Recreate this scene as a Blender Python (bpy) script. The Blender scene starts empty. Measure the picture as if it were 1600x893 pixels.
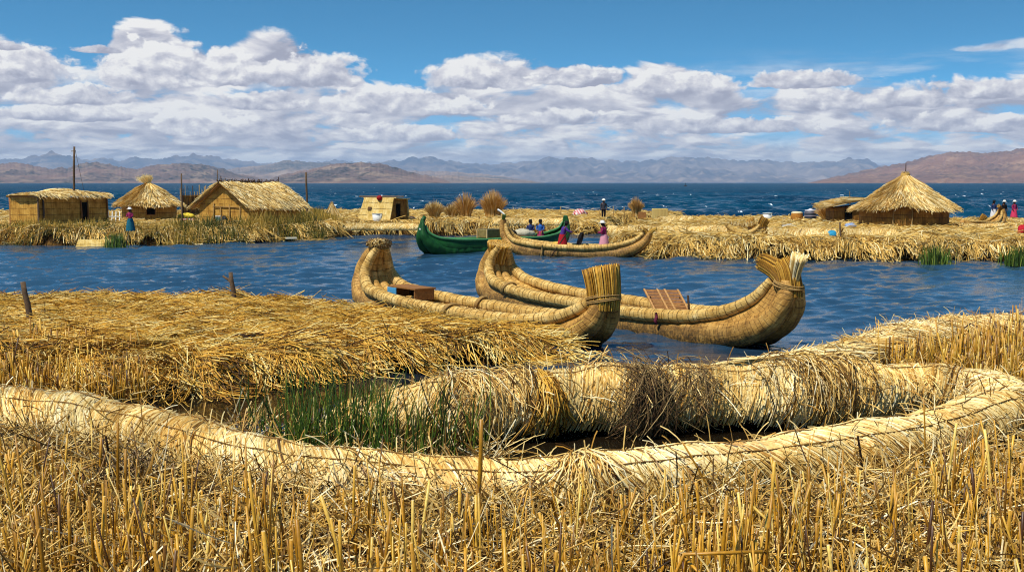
import bpy, math, random
import numpy as np
from mathutils import Vector

# ------------------------------------------------------------------ camera, sky, sun, exposure
scene = bpy.context.scene
R = math.radians
H = 4.0                 # eye height above the lake
F = 1800.0              # focal length in pixels of a 1600 px wide frame
HOR = 285.0             # horizon row
PITCH = math.atan((446.5 - HOR) / F)
cam_d = bpy.data.cameras.new("camera")
cam_d.sensor_width = 36.0
cam_d.lens = F / 1600 * 36
cam_d.clip_start = 0.1
cam_d.clip_end = 120000
cam = bpy.data.objects.new("camera", cam_d)
scene.collection.objects.link(cam)
cam.location = (0, 0, H)
cam.rotation_euler = (math.pi / 2 - PITCH, 0, 0)
scene.camera = cam

SUN_EL, SUN_AZ = R(58), R(-132)      # azimuth measured from +Y towards +X: behind the viewer's left shoulder
sdir = Vector((math.cos(SUN_EL) * math.sin(SUN_AZ), math.cos(SUN_EL) * math.cos(SUN_AZ), math.sin(SUN_EL)))
sun_d = bpy.data.lights.new("sun", 'SUN')
sun_d.energy = 5.0
sun_d.angle = R(0.5)
sun_d.color = (1.0, 0.95, 0.86)
sun = bpy.data.objects.new("sun", sun_d)
scene.collection.objects.link(sun)
sun.rotation_euler = sdir.to_track_quat('Z', 'Y').to_euler()
sun.location = (0, 0, 60)

vs = scene.view_settings
vs.view_transform = 'Standard'
vs.look = 'None'
vs.exposure = 0.12
vs.gamma = 1.0
vs.use_curve_mapping = False
scene.render.engine = 'CYCLES'
cy = scene.cycles
cy.max_bounces = 6
cy.diffuse_bounces = 3
cy.glossy_bounces = 3
cy.transmission_bounces = 2
cy.volume_bounces = 0
cy.use_denoising = True
cy.use_adaptive_sampling = True
cy.adaptive_threshold = 0.01
cy.pixel_filter_type = 'BLACKMAN_HARRIS'
cy.filter_width = 1.1
cy.denoising_prefilter = 'ACCURATE'
cy.sample_clamp_indirect = 6.0


class NT:
    """small helper to write node trees"""
    def __init__(self, tree):
        self.t = tree
        self.n = tree.nodes
        self.l = tree.links

    def node(self, typ, **kw):
        nd = self.n.new(typ)
        for k, v in kw.items():
            if k == 'ins':
                for kk, vv in v.items():
                    self.set(nd.inputs[kk], vv)
            else:
                setattr(nd, k, v)
        return nd

    def set(self, sock, v):
        if isinstance(v, bpy.types.NodeSocket):
            self.l.new(v, sock)
        else:
            sock.default_value = v

    def math(self, op, a, b=0.0, c=None, clamp=False):
        nd = self.n.new('ShaderNodeMath')
        nd.operation = op
        nd.use_clamp = clamp
        self.set(nd.inputs[0], a)
        self.set(nd.inputs[1], b)
        if c is not None:
            self.set(nd.inputs[2], c)
        return nd.outputs[0]

    def maprange(self, v, a, b, c=0.0, d=1.0, smooth=True):
        nd = self.n.new('ShaderNodeMapRange')
        nd.interpolation_type = 'SMOOTHSTEP' if smooth else 'LINEAR'
        nd.clamp = True
        self.set(nd.inputs['Value'], v)
        for k, x in zip(('From Min', 'From Max', 'To Min', 'To Max'), (a, b, c, d)):
            self.set(nd.inputs[k], x)
        return nd.outputs[0]

    def xyz(self, x, y, z=0.0):
        nd = self.n.new('ShaderNodeCombineXYZ')
        for i, v in enumerate((x, y, z)):
            self.set(nd.inputs[i], v)
        return nd.outputs[0]

    def sep(self, v):
        nd = self.n.new('ShaderNodeSeparateXYZ')
        self.set(nd.inputs[0], v)
        return nd.outputs

    def vmath(self, op, a, b=(0, 0, 0)):
        nd = self.n.new('ShaderNodeVectorMath')
        nd.operation = op
        self.set(nd.inputs[0], a)
        self.set(nd.inputs[1], b)
        return nd.outputs[0]

    def noise(self, vec, scale=1.0, detail=4.0, rough=0.55, dist=0.0, lac=2.0):
        nd = self.n.new('ShaderNodeTexNoise')
        self.set(nd.inputs['Vector'], vec)
        nd.inputs['Scale'].default_value = scale
        nd.inputs['Detail'].default_value = detail
        nd.inputs['Roughness'].default_value = rough
        nd.inputs['Lacunarity'].default_value = lac
        nd.inputs['Distortion'].default_value = dist
        return nd.outputs['Fac']

    def mix(self, f, a, b, mode='MIX'):
        nd = self.n.new('ShaderNodeMix')
        nd.data_type = 'RGBA'
        nd.blend_type = mode
        nd.clamp_factor = True
        self.set(nd.inputs[0], f)
        self.set(nd.inputs[6], a)
        self.set(nd.inputs[7], b)
        return nd.outputs[2]

    def ramp(self, f, stops, interp='LINEAR'):
        nd = self.n.new('ShaderNodeValToRGB')
        cr = nd.color_ramp
        cr.interpolation = interp
        while len(cr.elements) < len(stops):
            cr.elements.new(0.5)
        for e, (p, c) in zip(cr.elements, stops):
            e.position = p
            e.color = c if len(c) == 4 else (*c, 1)
        self.set(nd.inputs[0], f)
        return nd.outputs[0]


def hexc(h):
    h = h.lstrip('#')
    out = []
    for i in (0, 2, 4):
        c = int(h[i:i + 2], 16) / 255
        out.append(c / 12.92 if c <= 0.04045 else ((c + 0.055) / 1.055) ** 2.4)
    return (*out, 1.0)


world = bpy.data.worlds.new("World")
scene.world = world
world.use_nodes = True
w = NT(world.node_tree)
w.n.clear()
tc = w.node('ShaderNodeTexCoord')
dx, dy, dz = w.sep(tc.outputs['Generated'])
# clear sky: the low sky of the high plateau is as deep a blue as the sky further up
skyvec = w.vmath('NORMALIZE', w.xyz(dx, dy, w.math('ADD', w.math('MULTIPLY', w.math('MAXIMUM', dz, 0.0), 2.6), 0.02)))
sky = w.node('ShaderNodeTexSky', sky_type='NISHITA', sun_disc=False, sun_elevation=SUN_EL, sun_rotation=SUN_AZ,
             altitude=3800, air_density=1.0, dust_density=0.1, ozone_density=1.0)
w.set(sky.inputs['Vector'], skyvec)
skycol = w.mix(1.0, sky.outputs[0], (0.46, 1.19, 1.27, 1), 'MULTIPLY')
# clouds laid out over bearing and elevation
U = w.math('MULTIPLY', w.math('ARCTAN2', dx, dy), 1.8)
V = w.math('MULTIPLY', w.math('ARCSINE', dz), 1.8)
top_pts = [(0, 64), (60, 66), (110, 74), (150, 98), (175, 102), (200, 80), (230, 50), (265, 44), (300, 58), (330, 66), (380, 60), (440, 58), (490, 66), (530, 82),
           (590, 116), (630, 120), (660, 116), (690, 92), (720, 82), (790, 86), (830, 98), (870, 94), (930, 108), (980, 102), (1040, 100),
           (1100, 106), (1150, 124), (1190, 134), (1240, 110), (1290, 122), (1400, 122), (1500, 130), (1600, 124)]
fc = w.node('ShaderNodeFloatCurve')
cur = fc.mapping.curves[0]
cur.points[0].location = (0.0, (285 - 90) / 300)
cur.points[1].location = (1.0, (285 - 110) / 300)
for px, py in top_pts:
    cur.points.new((px + 800) / 3200, (285 - py - 14) / 300)
fc.mapping.update()
w.set(fc.inputs['Value'], w.math('DIVIDE', w.math('ADD', U, 1.6), 3.2))
top = w.math('MULTIPLY', fc.outputs[0], 0.3)


def puff(du, dv, su, sv, z, det=6, rough=0.55, wu=0.0):
    a_ = w.xyz(w.math('MULTIPLY', w.math('ADD', U, du), su), w.math('MULTIPLY', w.math('ADD', V, dv), sv), z)
    return w.noise(a_, 1.0, det, rough, wu)


def heap(su, sv, z, thr, gain, det=7, rough=0.5):
    """one deck of heaped cloud: density, and how much brighter its sunward (upper left) side is"""
    n0 = puff(0, 0, su, sv, z, det, rough, 0.35)
    n1 = puff(-0.10 / su, 0.20 / sv, su, sv, z, det - 2, rough, 0.35)
    n2 = puff(-0.25 / su, 0.50 / sv, su, sv, z, 2, rough, 0.35)
    lit_ = w.math('ADD', w.math('MULTIPLY', w.math('SUBTRACT', n0, n1), gain), w.math('MULTIPLY', w.math('SUBTRACT', n0, n2), gain * 0.6))
    return n0, lit_


n0, l0 = heap(8.0, 15.0, 1.7, .5, 3.0, 8, 0.54)
depth = w.math('SUBTRACT', top, V)
dens = w.math('ADD', w.math('MULTIPLY', depth, 17.0), w.math('MULTIPLY', w.math('SUBTRACT', n0, 0.50), 2.2))
mA = w.maprange(dens, -0.02, 0.16)
rim = w.maprange(depth, 0.0, 0.085, 0.26, 0.0)
l0 = w.math('ADD', l0, rim)
# farther decks, flattened by distance
n1_, l1 = heap(9.0, 27.0, 5.2, .5, 2.6, 8, 0.55)
n2_, l2 = heap(13.0, 52.0, 9.1, .5, 2.2, 8, 0.56)
big = puff(0, 0, 3.4, 9.0, 12.0, 4, 0.55)
k1 = w.maprange(w.math('ADD', V, w.math('MULTIPLY', w.math('SUBTRACT', n1_, 0.5), 0.10)), 0.105, 0.150)
k2 = w.maprange(w.math('ADD', V, w.math('MULTIPLY', w.math('SUBTRACT', n2_, 0.5), 0.06)), 0.045, 0.080)


def lerp(k, a_, b_):
    return w.math('ADD', w.math('MULTIPLY', a_, w.math('SUBTRACT', 1.0, k)), w.math('MULTIPLY', b_, k))


lit = lerp(k2, l2, lerp(k1, l1, l0))
lit = w.math('ADD', lit, w.math('MULTIPLY', w.math('SUBTRACT', big, 0.5), 0.9))
# blue gaps between the farther decks
gapn = lerp(k2, n2_, n1_)
gap = w.maprange(w.math('ADD', w.math('MULTIPLY', gapn, 0.65), w.math('MULTIPLY', big, 0.45)), 0.44, 0.53)
gap = w.math('MAXIMUM', gap, w.math('MULTIPLY', k1, w.maprange(V, 0.10, 0.17)))
gap = w.math('MAXIMUM', gap, w.maprange(V, 0.085, 0.04))
mA = w.math('MULTIPLY', mA, w.math('ADD', w.math('MULTIPLY', gap, 0.7), 0.3))
# the large heaps that can be told apart, far ones first: bearing and height of the centre, half width, height of the dome
nh = puff(0, 0, 23.0, 34.0, 21.0, 10, 0.58, 0.2)
nh2 = puff(-0.006, 0.009, 23.0, 34.0, 21.0, 6, 0.55, 0.2)
lh = w.math('MULTIPLY', w.math('SUBTRACT', nh, nh2), 2.3)
for (cx_, cy_, rx_, ry_, br_) in ((330, 205, 90, 34, .16), (640, 215, 120, 26, .02), (1120, 205, 150, 26, -.02), (1480, 205, 130, 28, -.05), (860, 190, 110, 24, .05), (150, 190, 100, 26, .0), (1350, 168, 150, 30, -.08),
                                  (1520, 158, 130, 28, -.08), (1240, 138, 95, 26, -.06), (700, 172, 80, 26, .18), (590, 165, 100, 46, .08), (430, 168, 80, 30, -.06), (140, 165, 110, 30, .0), (900, 130, 90, 30, -.10),
                                  (1050, 142, 120, 36, .06), (755, 130, 105, 42, .02), (480, 128, 115, 50, -.04), (365, 128, 85, 50, .08), (260, 128, 95, 66, .12), (55, 132, 125, 50, .0), (190, 96, 40, 12, -.25), (45, 96, 42, 14, -.22)):
    du_ = w.math('MULTIPLY', w.math('SUBTRACT', U, (cx_ - 800) / 1000), 1000 / rx_)
    dv_ = w.math('SUBTRACT', V, (285 - cy_) / 1000)
    dv_ = w.math('MULTIPLY', dv_, w.math('ADD', w.math('MULTIPLY', w.math('LESS_THAN', dv_, 0.0), 1000 / ry_ * 1.9), 1110 / ry_))
    dd_ = w.math('SQRT', w.math('ADD', w.math('MULTIPLY', du_, du_), w.math('MULTIPLY', dv_, dv_)))
    mi = w.maprange(w.math('ADD', w.math('SUBTRACT', 1.0, dd_), w.math('MULTIPLY', w.math('SUBTRACT', nh, 0.52), 1.7)), 0.0, 0.24)
    li = w.math('ADD', w.math('ADD', w.math('MULTIPLY', dv_, 0.36), w.math('MULTIPLY', du_, -0.06)), w.math('ADD', lh, br_))
    lit = lerp(mi, lit, li)
    mA = w.math('MAXIMUM', mA, mi)
# thin lens cloud far right
e1 = w.math('ADD', w.math('POWER', w.math('DIVIDE', w.math('SUBTRACT', U, 0.77), 0.115), 2.0),
            w.math('POWER', w.math('DIVIDE', w.math('SUBTRACT', V, w.math('ADD', 0.193, w.math('MULTIPLY', w.math('SUBTRACT', U, 0.72), 0.06))), 0.010), 2.0))
lens = w.math('MULTIPLY', w.maprange(w.math('ADD', e1, w.math('MULTIPLY', w.math('SUBTRACT', n2_, 0.5), 3.0)), 1.1, 0.2), 0.7)
veil = w.math('MULTIPLY', w.math('MULTIPLY', w.maprange(puff(0, 0, 4.0, 34.0, 3.0, 5, 0.6), 0.40, 0.66), w.maprange(V, 0.205, 0.15)), w.maprange(U, 0.1, 0.5, 0.0, 0.6))
mask = w.math('MAXIMUM', mA, w.math('MAXIMUM', lens, veil))
lit = w.math('SUBTRACT', lit, w.math('MULTIPLY', lens, 0.35))
ccol = w.ramp(w.math('ADD', w.math('MULTIPLY', lit, 1.2), 0.50), [
    (0.0, (0.42, 0.43, 0.53)), (0.25, (0.53, 0.54, 0.63)), (0.45, (0.65, 0.65, 0.72)), (0.68, (0.80, 0.79, 0.83)), (0.92, (1.0, 0.985, 0.965))])
ccol = w.mix(w.maprange(V, 0.07, 0.0, 0.0, 0.5), ccol, (0.60, 0.68, 0.80, 1))
bg1 = w.node('ShaderNodeBackground', ins={'Color': skycol, 'Strength': 0.13})
bg2 = w.node('ShaderNodeBackground', ins={'Color': ccol, 'Strength': 0.86})
mx = w.node('ShaderNodeMixShader', ins={0: mask})
w.l.new(bg1.outputs[0], mx.inputs[1])
w.l.new(bg2.outputs[0], mx.inputs[2])
world.cycles.sampling_method = 'MANUAL'
world.cycles.sample_map_resolution = 512
wo = w.node('ShaderNodeOutputWorld')
w.l.new(mx.outputs[0], wo.inputs['Surface'])

# ------------------------------------------------------------------ geometry helpers
C = scene.collection
cth, sth = math.cos(PITCH), math.sin(PITCH)


def ray(px, py):
    a, b = (px - 800) / F, (446.5 - py) / F
    return np.array([a, cth + b * sth, -sth + b * cth])


def P(px, py, z=0.0):
    """the spot at height z that stands at this place of the photograph"""
    d = ray(px, py)
    t = (z - H) / d[2]
    return np.array([0, 0, H]) + d * t


def D(px, py, dist):
    d = ray(px, py)
    return np.array([0, 0, H]) + d * (dist / d[1])


def topix(p):
    p = np.asarray(p, float)
    x, y, z = p[..., 0], p[..., 1], p[..., 2] - H
    f = y * cth - z * sth
    u = y * sth + z * cth
    return 800 + F * x / f, 446.5 - F * u / f


def rng_(s):
    return np.random.default_rng(s)


def unit(v):
    v = np.asarray(v, float)
    return v / np.maximum(np.linalg.norm(v, axis=-1, keepdims=True), 1e-9)


def sn(x, y, scale, seed, n=10):
    """cheap smooth noise, about -1..1"""
    g = rng_(seed)
    out = 0
    for i in range(n):
        a = g.uniform(0, 2 * math.pi)
        k = 2 * math.pi / scale * g.uniform(0.5, 1.6)
        out = out + np.sin(k * (x * math.cos(a) + y * math.sin(a)) + g.uniform(0, 6.28))
    return out / (n ** 0.5) * 0.8


class MB:
    """collects vertices and faces (with a value per face and a coordinate pair per vertex), then links ONE mesh object"""
    def __init__(self):
        self.v, self.f, self.r, self.m, self.st, self.sm = [], [], [], [], [], []
        self.nv = 0

    def add(self, verts, faces, rnd=0.5, mat=0, st=None, smooth=False):
        verts = np.asarray(verts, float).reshape(-1, 3)
        faces = np.asarray(faces, int)
        if len(faces) == 0:
            return self
        self.v.append(verts)
        self.f.append(faces + self.nv)
        self.nv += len(verts)
        n = len(faces)
        self.r.append(np.broadcast_to(np.asarray(rnd, float), (n,)))
        self.m.append(np.full(n, mat, int))
        self.sm.append(np.full(n, smooth, bool))
        self.st.append(np.zeros((len(verts), 2)) if st is None else np.asarray(st, float).reshape(-1, 2))
        return self

    def grid(self, pts, rnd=0.5, mat=0, st=None, smooth=True, wrap=False):
        pts = np.asarray(pts, float)
        a, b = pts.shape[:2]
        idx = np.arange(a * b).reshape(a, b)
        if wrap:
            idx = np.concatenate([idx, idx[:, :1]], 1)
        q = np.stack([idx[:-1, :-1], idx[1:, :-1], idx[1:, 1:], idx[:-1, 1:]], -1).reshape(-1, 4)
        return self.add(pts.reshape(-1, 3), q, rnd, mat, st, smooth)

    def box(self, c, s, rz=0.0, rnd=0.5, mat=0, axes=None, bev=0.0):
        """box with centre c and full sizes s; bevelled when bev > 0"""
        hx, hy, hz = [q / 2 for q in s]
        if bev <= 0:
            bev = 0.06 * min(s)
        b = min(bev, hx * .9, hy * .9, hz * .9)
        pts = []
        for sx in (-1, 1):
            for sy in (-1, 1):
                for sz in (-1, 1):
                    pts += [(sx * hx, sy * (hy - b), sz * (hz - b)), (sx * (hx - b), sy * hy, sz * (hz - b)), (sx * (hx - b), sy * (hy - b), sz * hz)]
        pts = np.array(pts)

        def k(sx, sy, sz, a):
            return ((sx > 0) * 4 + (sy > 0) * 2 + (sz > 0)) * 3 + a
        quads, tris = [], []
        for a in range(3):
            o = [i for i in range(3) if i != a]
            for sg in (-1, 1):
                q = []
                for (p, r) in ((-1, -1), (1, -1), (1, 1), (-1, 1)):
                    s3 = [0, 0, 0]
                    s3[a], s3[o[0]], s3[o[1]] = sg, p, r
                    q.append(k(*s3, a))
                quads.append(q)
        for a in range(3):
            b1, b2 = [i for i in range(3) if i != a]
            for p in (-1, 1):
                for r in (-1, 1):
                    lo, hi = [0, 0, 0], [0, 0, 0]
                    lo[a], hi[a] = -1, 1
                    lo[b1] = hi[b1] = p
                    lo[b2] = hi[b2] = r
                    quads.append([k(*lo, b1), k(*hi, b1), k(*hi, b2), k(*lo, b2)])
        for sx in (-1, 1):
            for sy in (-1, 1):
                for sz in (-1, 1):
                    tris.append([k(sx, sy, sz, 0), k(sx, sy, sz, 1), k(sx, sy, sz, 2)])
        if axes is not None:
            pts = pts @ np.asarray(axes, float)
        else:
            c_, s_ = math.cos(rz), math.sin(rz)
            pts = pts @ np.array([[c_, s_, 0], [-s_, c_, 0], [0, 0, 1]])
        pts = pts + np.asarray(c, float)
        n0 = self.nv
        self.add(pts, quads, rnd, mat)
        self.v.append(np.zeros((0, 3)))
        self.f.append(np.array(tris) + n0)
        self.r.append(np.full(len(tris), rnd))
        self.m.append(np.full(len(tris), mat, int))
        self.sm.append(np.zeros(len(tris), bool))
        return self

    def tubes(self, lines, rad, sides=3, rnd=None, mat=0, cap=False, smooth=True, st=False, seed=0, capmat=None):
        """many tapered stalks at once: lines (N,K,3), rad scalar, (N,), (K,) or (N,K)"""
        L = np.asarray(lines, float)
        if L.ndim == 2:
            L = L[None]
        N, K = L.shape[:2]
        rad = np.asarray(rad, float)
        if rad.ndim == 0:
            rad = np.full((N, K), float(rad))
        elif rad.ndim == 1:
            rad = np.tile(rad[None], (N, 1)) if (len(rad) == K and N != K) or (len(rad) == K and N == 1) else np.tile(rad[:, None], (1, K))
        T = np.empty_like(L)
        T[:, 1:-1] = L[:, 2:] - L[:, :-2]
        T[:, 0] = L[:, 1] - L[:, 0]
        T[:, -1] = L[:, -1] - L[:, -2]
        T = unit(T)
        mean = unit(L[:, -1] - L[:, 0] + 1e-6)
        ref = np.where(np.abs(mean[:, 2:3]) > 0.8, np.array([[1.0, 0, 0]]), np.array([[0, 0, 1.0]]))
        A = unit(np.cross(T, ref[:, None, :]))
        B = np.cross(T, A)
        if sides == 2:
            g = rng_(seed + 5)
            ph = g.uniform(-0.6, 0.6, N)[:, None]
            S = A * np.cos(ph)[..., None] + B * np.sin(ph)[..., None]
            V = np.stack([L - S * rad[..., None], L + S * rad[..., None]], 2)
            wrap = False
            ns = 2
        else:
            ph = np.arange(sides) / sides * 2 * math.pi
            V = L[:, :, None] + rad[:, :, None, None] * (A[:, :, None] * np.cos(ph)[None, None, :, None] + B[:, :, None] * np.sin(ph)[None, None, :, None])
            ns = sides
            wrap = True
        idx = np.arange(N * K * ns).reshape(N, K, ns)
        i2 = np.concatenate([idx, idx[:, :, :1]], 2) if wrap else idx
        q = np.stack([i2[:, :-1, :-1], i2[:, :-1, 1:], i2[:, 1:, 1:], i2[:, 1:, :-1]], -1)
        per = q.shape[1] * q.shape[2]
        if rnd is None:
            rnd = rng_(seed + 1).random(N)
        rn = np.broadcast_to(np.asarray(rnd, float), (N,))
        stv = None
        if st:
            ln = np.concatenate([np.zeros((N, 1)), np.cumsum(np.linalg.norm(np.diff(L, axis=1), axis=-1), 1)], 1)
            an = np.arange(ns) / max(ns, 1)
            stv = np.stack([np.broadcast_to(ln[:, :, None], (N, K, ns)), np.broadcast_to(an[None, None], (N, K, ns))], -1)
        n0 = self.nv
        self.add(V.reshape(-1, 3), q.reshape(-1, 4), np.repeat(rn, per), mat, stv, smooth)
        if cap and sides > 2:
            for e in ((-1,) if cap == 1 else (0, -1)):
                self.f.append(idx[:, e, :] + n0)
                self.r.append(rn * 1.0)
                self.m.append(np.full(N, mat if capmat is None else capmat, int))
                self.sm.append(np.zeros(N, bool))
        return self

    def build(self, name, mats, parent=None, loc=None):
        me = bpy.data.meshes.new(name)
        if not isinstance(mats, (list, tuple)):
            mats = [mats]
        V = np.concatenate(self.v) if self.v else np.zeros((0, 3))
        if loc is not None:
            V = V - np.asarray(loc, float)
        me.vertices.add(len(V))
        me.vertices.foreach_set('co', V.astype(np.float32).ravel())
        tot = np.concatenate([np.full(len(f), f.shape[1], np.int32) for f in self.f])
        li = np.concatenate([f.ravel() for f in self.f]).astype(np.int32)
        me.loops.add(len(li))
        me.loops.foreach_set('vertex_index', li)
        me.polygons.add(len(tot))
        start = np.concatenate([[0], np.cumsum(tot)[:-1]]).astype(np.int32)
        me.polygons.foreach_set('loop_start', start)
        me.polygons.foreach_set('loop_total', tot)
        me.polygons.foreach_set('material_index', np.concatenate(self.m).astype(np.int32))
        me.polygons.foreach_set('use_smooth', np.concatenate(self.sm))
        me.update(calc_edges=True)
        a = me.attributes.new('rnd', 'FLOAT', 'FACE')
        a.data.foreach_set('value', np.concatenate(self.r).astype(np.float32))
        if any(np.any(s) for s in self.st):
            st = np.concatenate(self.st)
            b = me.attributes.new('st', 'FLOAT_VECTOR', 'POINT')
            b.data.foreach_set('vector', np.concatenate([st, np.zeros((len(st), 1))], 1).astype(np.float32).ravel())
        for m in mats:
            me.materials.append(m)
        me.validate()
        o = bpy.data.objects.new(name, me)
        C.objects.link(o)
        if parent is not None:
            o.parent = parent
        if loc is not None:
            o.location = loc
        return o


def tag(o, label=None, cat=None, group=None, kind=None):
    if label:
        o['label'] = label
    if cat:
        o['category'] = cat
    if group:
        o['group'] = group
    if kind:
        o['kind'] = kind
    return o


def thing(name, label, cat, loc=(0, 0, 0), group=None):
    o = bpy.data.objects.new(name, None)
    o.empty_display_size = 0.2
    C.objects.link(o)
    o.location = tuple(float(q) for q in loc)
    return tag(o, label, cat, group)


def part(mb, name, mats, root):
    """links the collected mesh as a part; coordinates were collected in world space"""
    p = root
    off = np.zeros(3)
    while p is not None:
        off += np.array(p.location)
        p = p.parent
    o = mb.build(name, mats, None)
    co = np.empty(len(o.data.vertices) * 3, np.float32)
    o.data.vertices.foreach_get('co', co)
    co = co.reshape(-1, 3) - off.astype(np.float32)
    o.data.vertices.foreach_set('co', co.ravel())
    o.data.update()
    o.parent = root
    return o


def spline(ctrl, n):
    """Catmull-Rom through control rows, n samples evenly along the chord lengths"""
    c = np.asarray(ctrl, float)
    seg = np.linalg.norm(np.diff(c[:, :3], axis=0), axis=1)
    t = np.concatenate([[0], np.cumsum(np.maximum(seg, 1e-6))])
    m = np.gradient(c, t, axis=0)
    u = np.linspace(0, t[-1], n)
    i = np.clip(np.searchsorted(t, u, side='right') - 1, 0, len(t) - 2)
    h = (t[i + 1] - t[i])[:, None]
    s = ((u - t[i])[:, None]) / h
    h00, h10, h01, h11 = 2 * s**3 - 3 * s**2 + 1, s**3 - 2 * s**2 + s, -2 * s**3 + 3 * s**2, s**3 - s**2
    return h00 * c[i] + h10 * h * m[i] + h01 * c[i + 1] + h11 * h * m[i + 1]


# ------------------------------------------------------------------ materials
def new_mat(name):
    m = bpy.data.materials.new(name)
    m.use_nodes = True
    t = NT(m.node_tree)
    b = t.n['Principled BSDF']
    return m, t, b


def straw_mat(name, cols, rough=0.6, spec=0.25, patch=1.3, trans=0.0):
    m, t, b = new_mat(name)
    at = t.node('ShaderNodeAttribute', attribute_name='rnd')
    n = len(cols)
    col = t.ramp(at.outputs['Fac'], [(i / (n - 1), hexc(c)) for i, c in enumerate(cols)])
    tcn = t.node('ShaderNodeTexCoord')
    ns = t.noise(tcn.outputs['Object'], patch, 4, 0.6)
    fac = t.maprange(ns, 0.3, 0.7, 0.66, 1.22, smooth=False)
    fine = t.noise(tcn.outputs['Object'], 30, 2, 0.6)
    fac = t.math('MULTIPLY', fac, t.maprange(fine, 0.3, 0.7, 0.8, 1.15, smooth=False))
    col = t.mix(1.0, col, t.xyz(fac, fac, t.math('MULTIPLY', fac, 0.97)), 'MULTIPLY')
    t.set(b.inputs['Base Color'], col)
    b.inputs['Roughness'].default_value = rough
    b.inputs['Specular IOR Level'].default_value = spec
    if trans:
        tr = t.node('ShaderNodeBsdfTranslucent')
        t.set(tr.inputs['Color'], col)
        ms = t.node('ShaderNodeMixShader', ins={0: trans})
        t.l.new(b.outputs[0], ms.inputs[1])
        t.l.new(tr.outputs[0], ms.inputs[2])
        t.l.new(ms.outputs[0], t.n['Material Output'].inputs['Surface'])
    return m


def plain(name, col, rough=0.6, spec=0.3, var=0.25, scale=8, metal=0.0):
    m, t, b = new_mat(name)
    tcn = t.node('ShaderNodeTexCoord')
    ns = t.noise(tcn.outputs['Object'], scale, 5, 0.65)
    f = t.maprange(ns, 0.3, 0.7, 1 - var, 1 + var, smooth=False)
    t.set(b.inputs['Base Color'], t.mix(1.0, hexc(col), t.xyz(f, f, f), 'MULTIPLY'))
    b.inputs['Roughness'].default_value = rough
    b.inputs['Specular IOR Level'].default_value = spec
    b.inputs['Metallic'].default_value = metal
    return m


def bundle_mat(name, cols, band='#5a4520', pitch=0.13, wet=True):
    """bound reed bundle: fibres along its length, ties round it"""
    m, t, b = new_mat(name)
    at = t.node('ShaderNodeAttribute', attribute_name='st')
    sx, sy, _ = t.sep(at.outputs['Vector'])
    fib = t.noise(t.xyz(t.math('MULTIPLY', sx, 2.2), t.math('MULTIPLY', sy, 30)), 1.0, 6, 0.75)
    tcn = t.node('ShaderNodeTexCoord')
    geo = t.node('ShaderNodeNewGeometry')
    big = t.noise(tcn.outputs['Object'], 2.2, 6, 0.7)
    n = len(cols)
    f = t.math('ADD', t.math('MULTIPLY', fib, 1.0), t.math('MULTIPLY', big, 0.75))
    col = t.ramp(t.maprange(f, 0.6, 1.14, smooth=False), [(i / (n - 1), hexc(c)) for i, c in enumerate(cols)])
    wob = t.noise(t.xyz(t.math('MULTIPLY', sx, 2.0), t.math('MULTIPLY', sy, 7), 2.0), 1.0, 2, 0.5)
    ph = t.math('FRACT', t.math('DIVIDE', t.math('ADD', t.math('ADD', sx, t.math('MULTIPLY', sy, 0.03)), t.math('MULTIPLY', wob, 0.05)), pitch))
    tie = t.maprange(t.math('ABSOLUTE', t.math('SUBTRACT', ph, 0.5)), 0.035, 0.075, 1.0, 0.0)
    tie = t.math('MULTIPLY', tie, t.maprange(t.noise(t.xyz(t.math('MULTIPLY', sx, 3), t.math('MULTIPLY', sy, 9), 8.0), 1.0, 2), 0.38, 0.52))
    col = t.mix(t.math('MULTIPLY', tie, 0.62), col, hexc(band))
    # weed and rot at the waterline
    _, _, gz = t.sep(geo.outputs['Position'])
    if wet:
        st = t.maprange(t.math('ADD', gz, t.math('MULTIPLY', big, 0.45)), 0.95, 0.22)
        spot = t.noise(tcn.outputs['Object'], 14, 5, 0.7)
        col = t.mix(t.math('MULTIPLY', st, t.maprange(spot, 0.35, 0.6, 0.35, 0.95)), col, hexc('#3a2e18'))
    t.set(b.inputs['Base Color'], col)
    b.inputs['Roughness'].default_value = 0.55
    b.inputs['Specular IOR Level'].default_value = 0.25
    bp = t.node('ShaderNodeBump')
    bp.inputs['Strength'].default_value = 0.9
    bp.inputs['Distance'].default_value = 0.03
    t.set(bp.inputs['Height'], t.math('SUBTRACT', t.math('MULTIPLY', fib, 0.8), t.math('MULTIPLY', tie, 0.45)))
    t.l.new(bp.outputs[0], b.inputs['Normal'])
    return m


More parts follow.
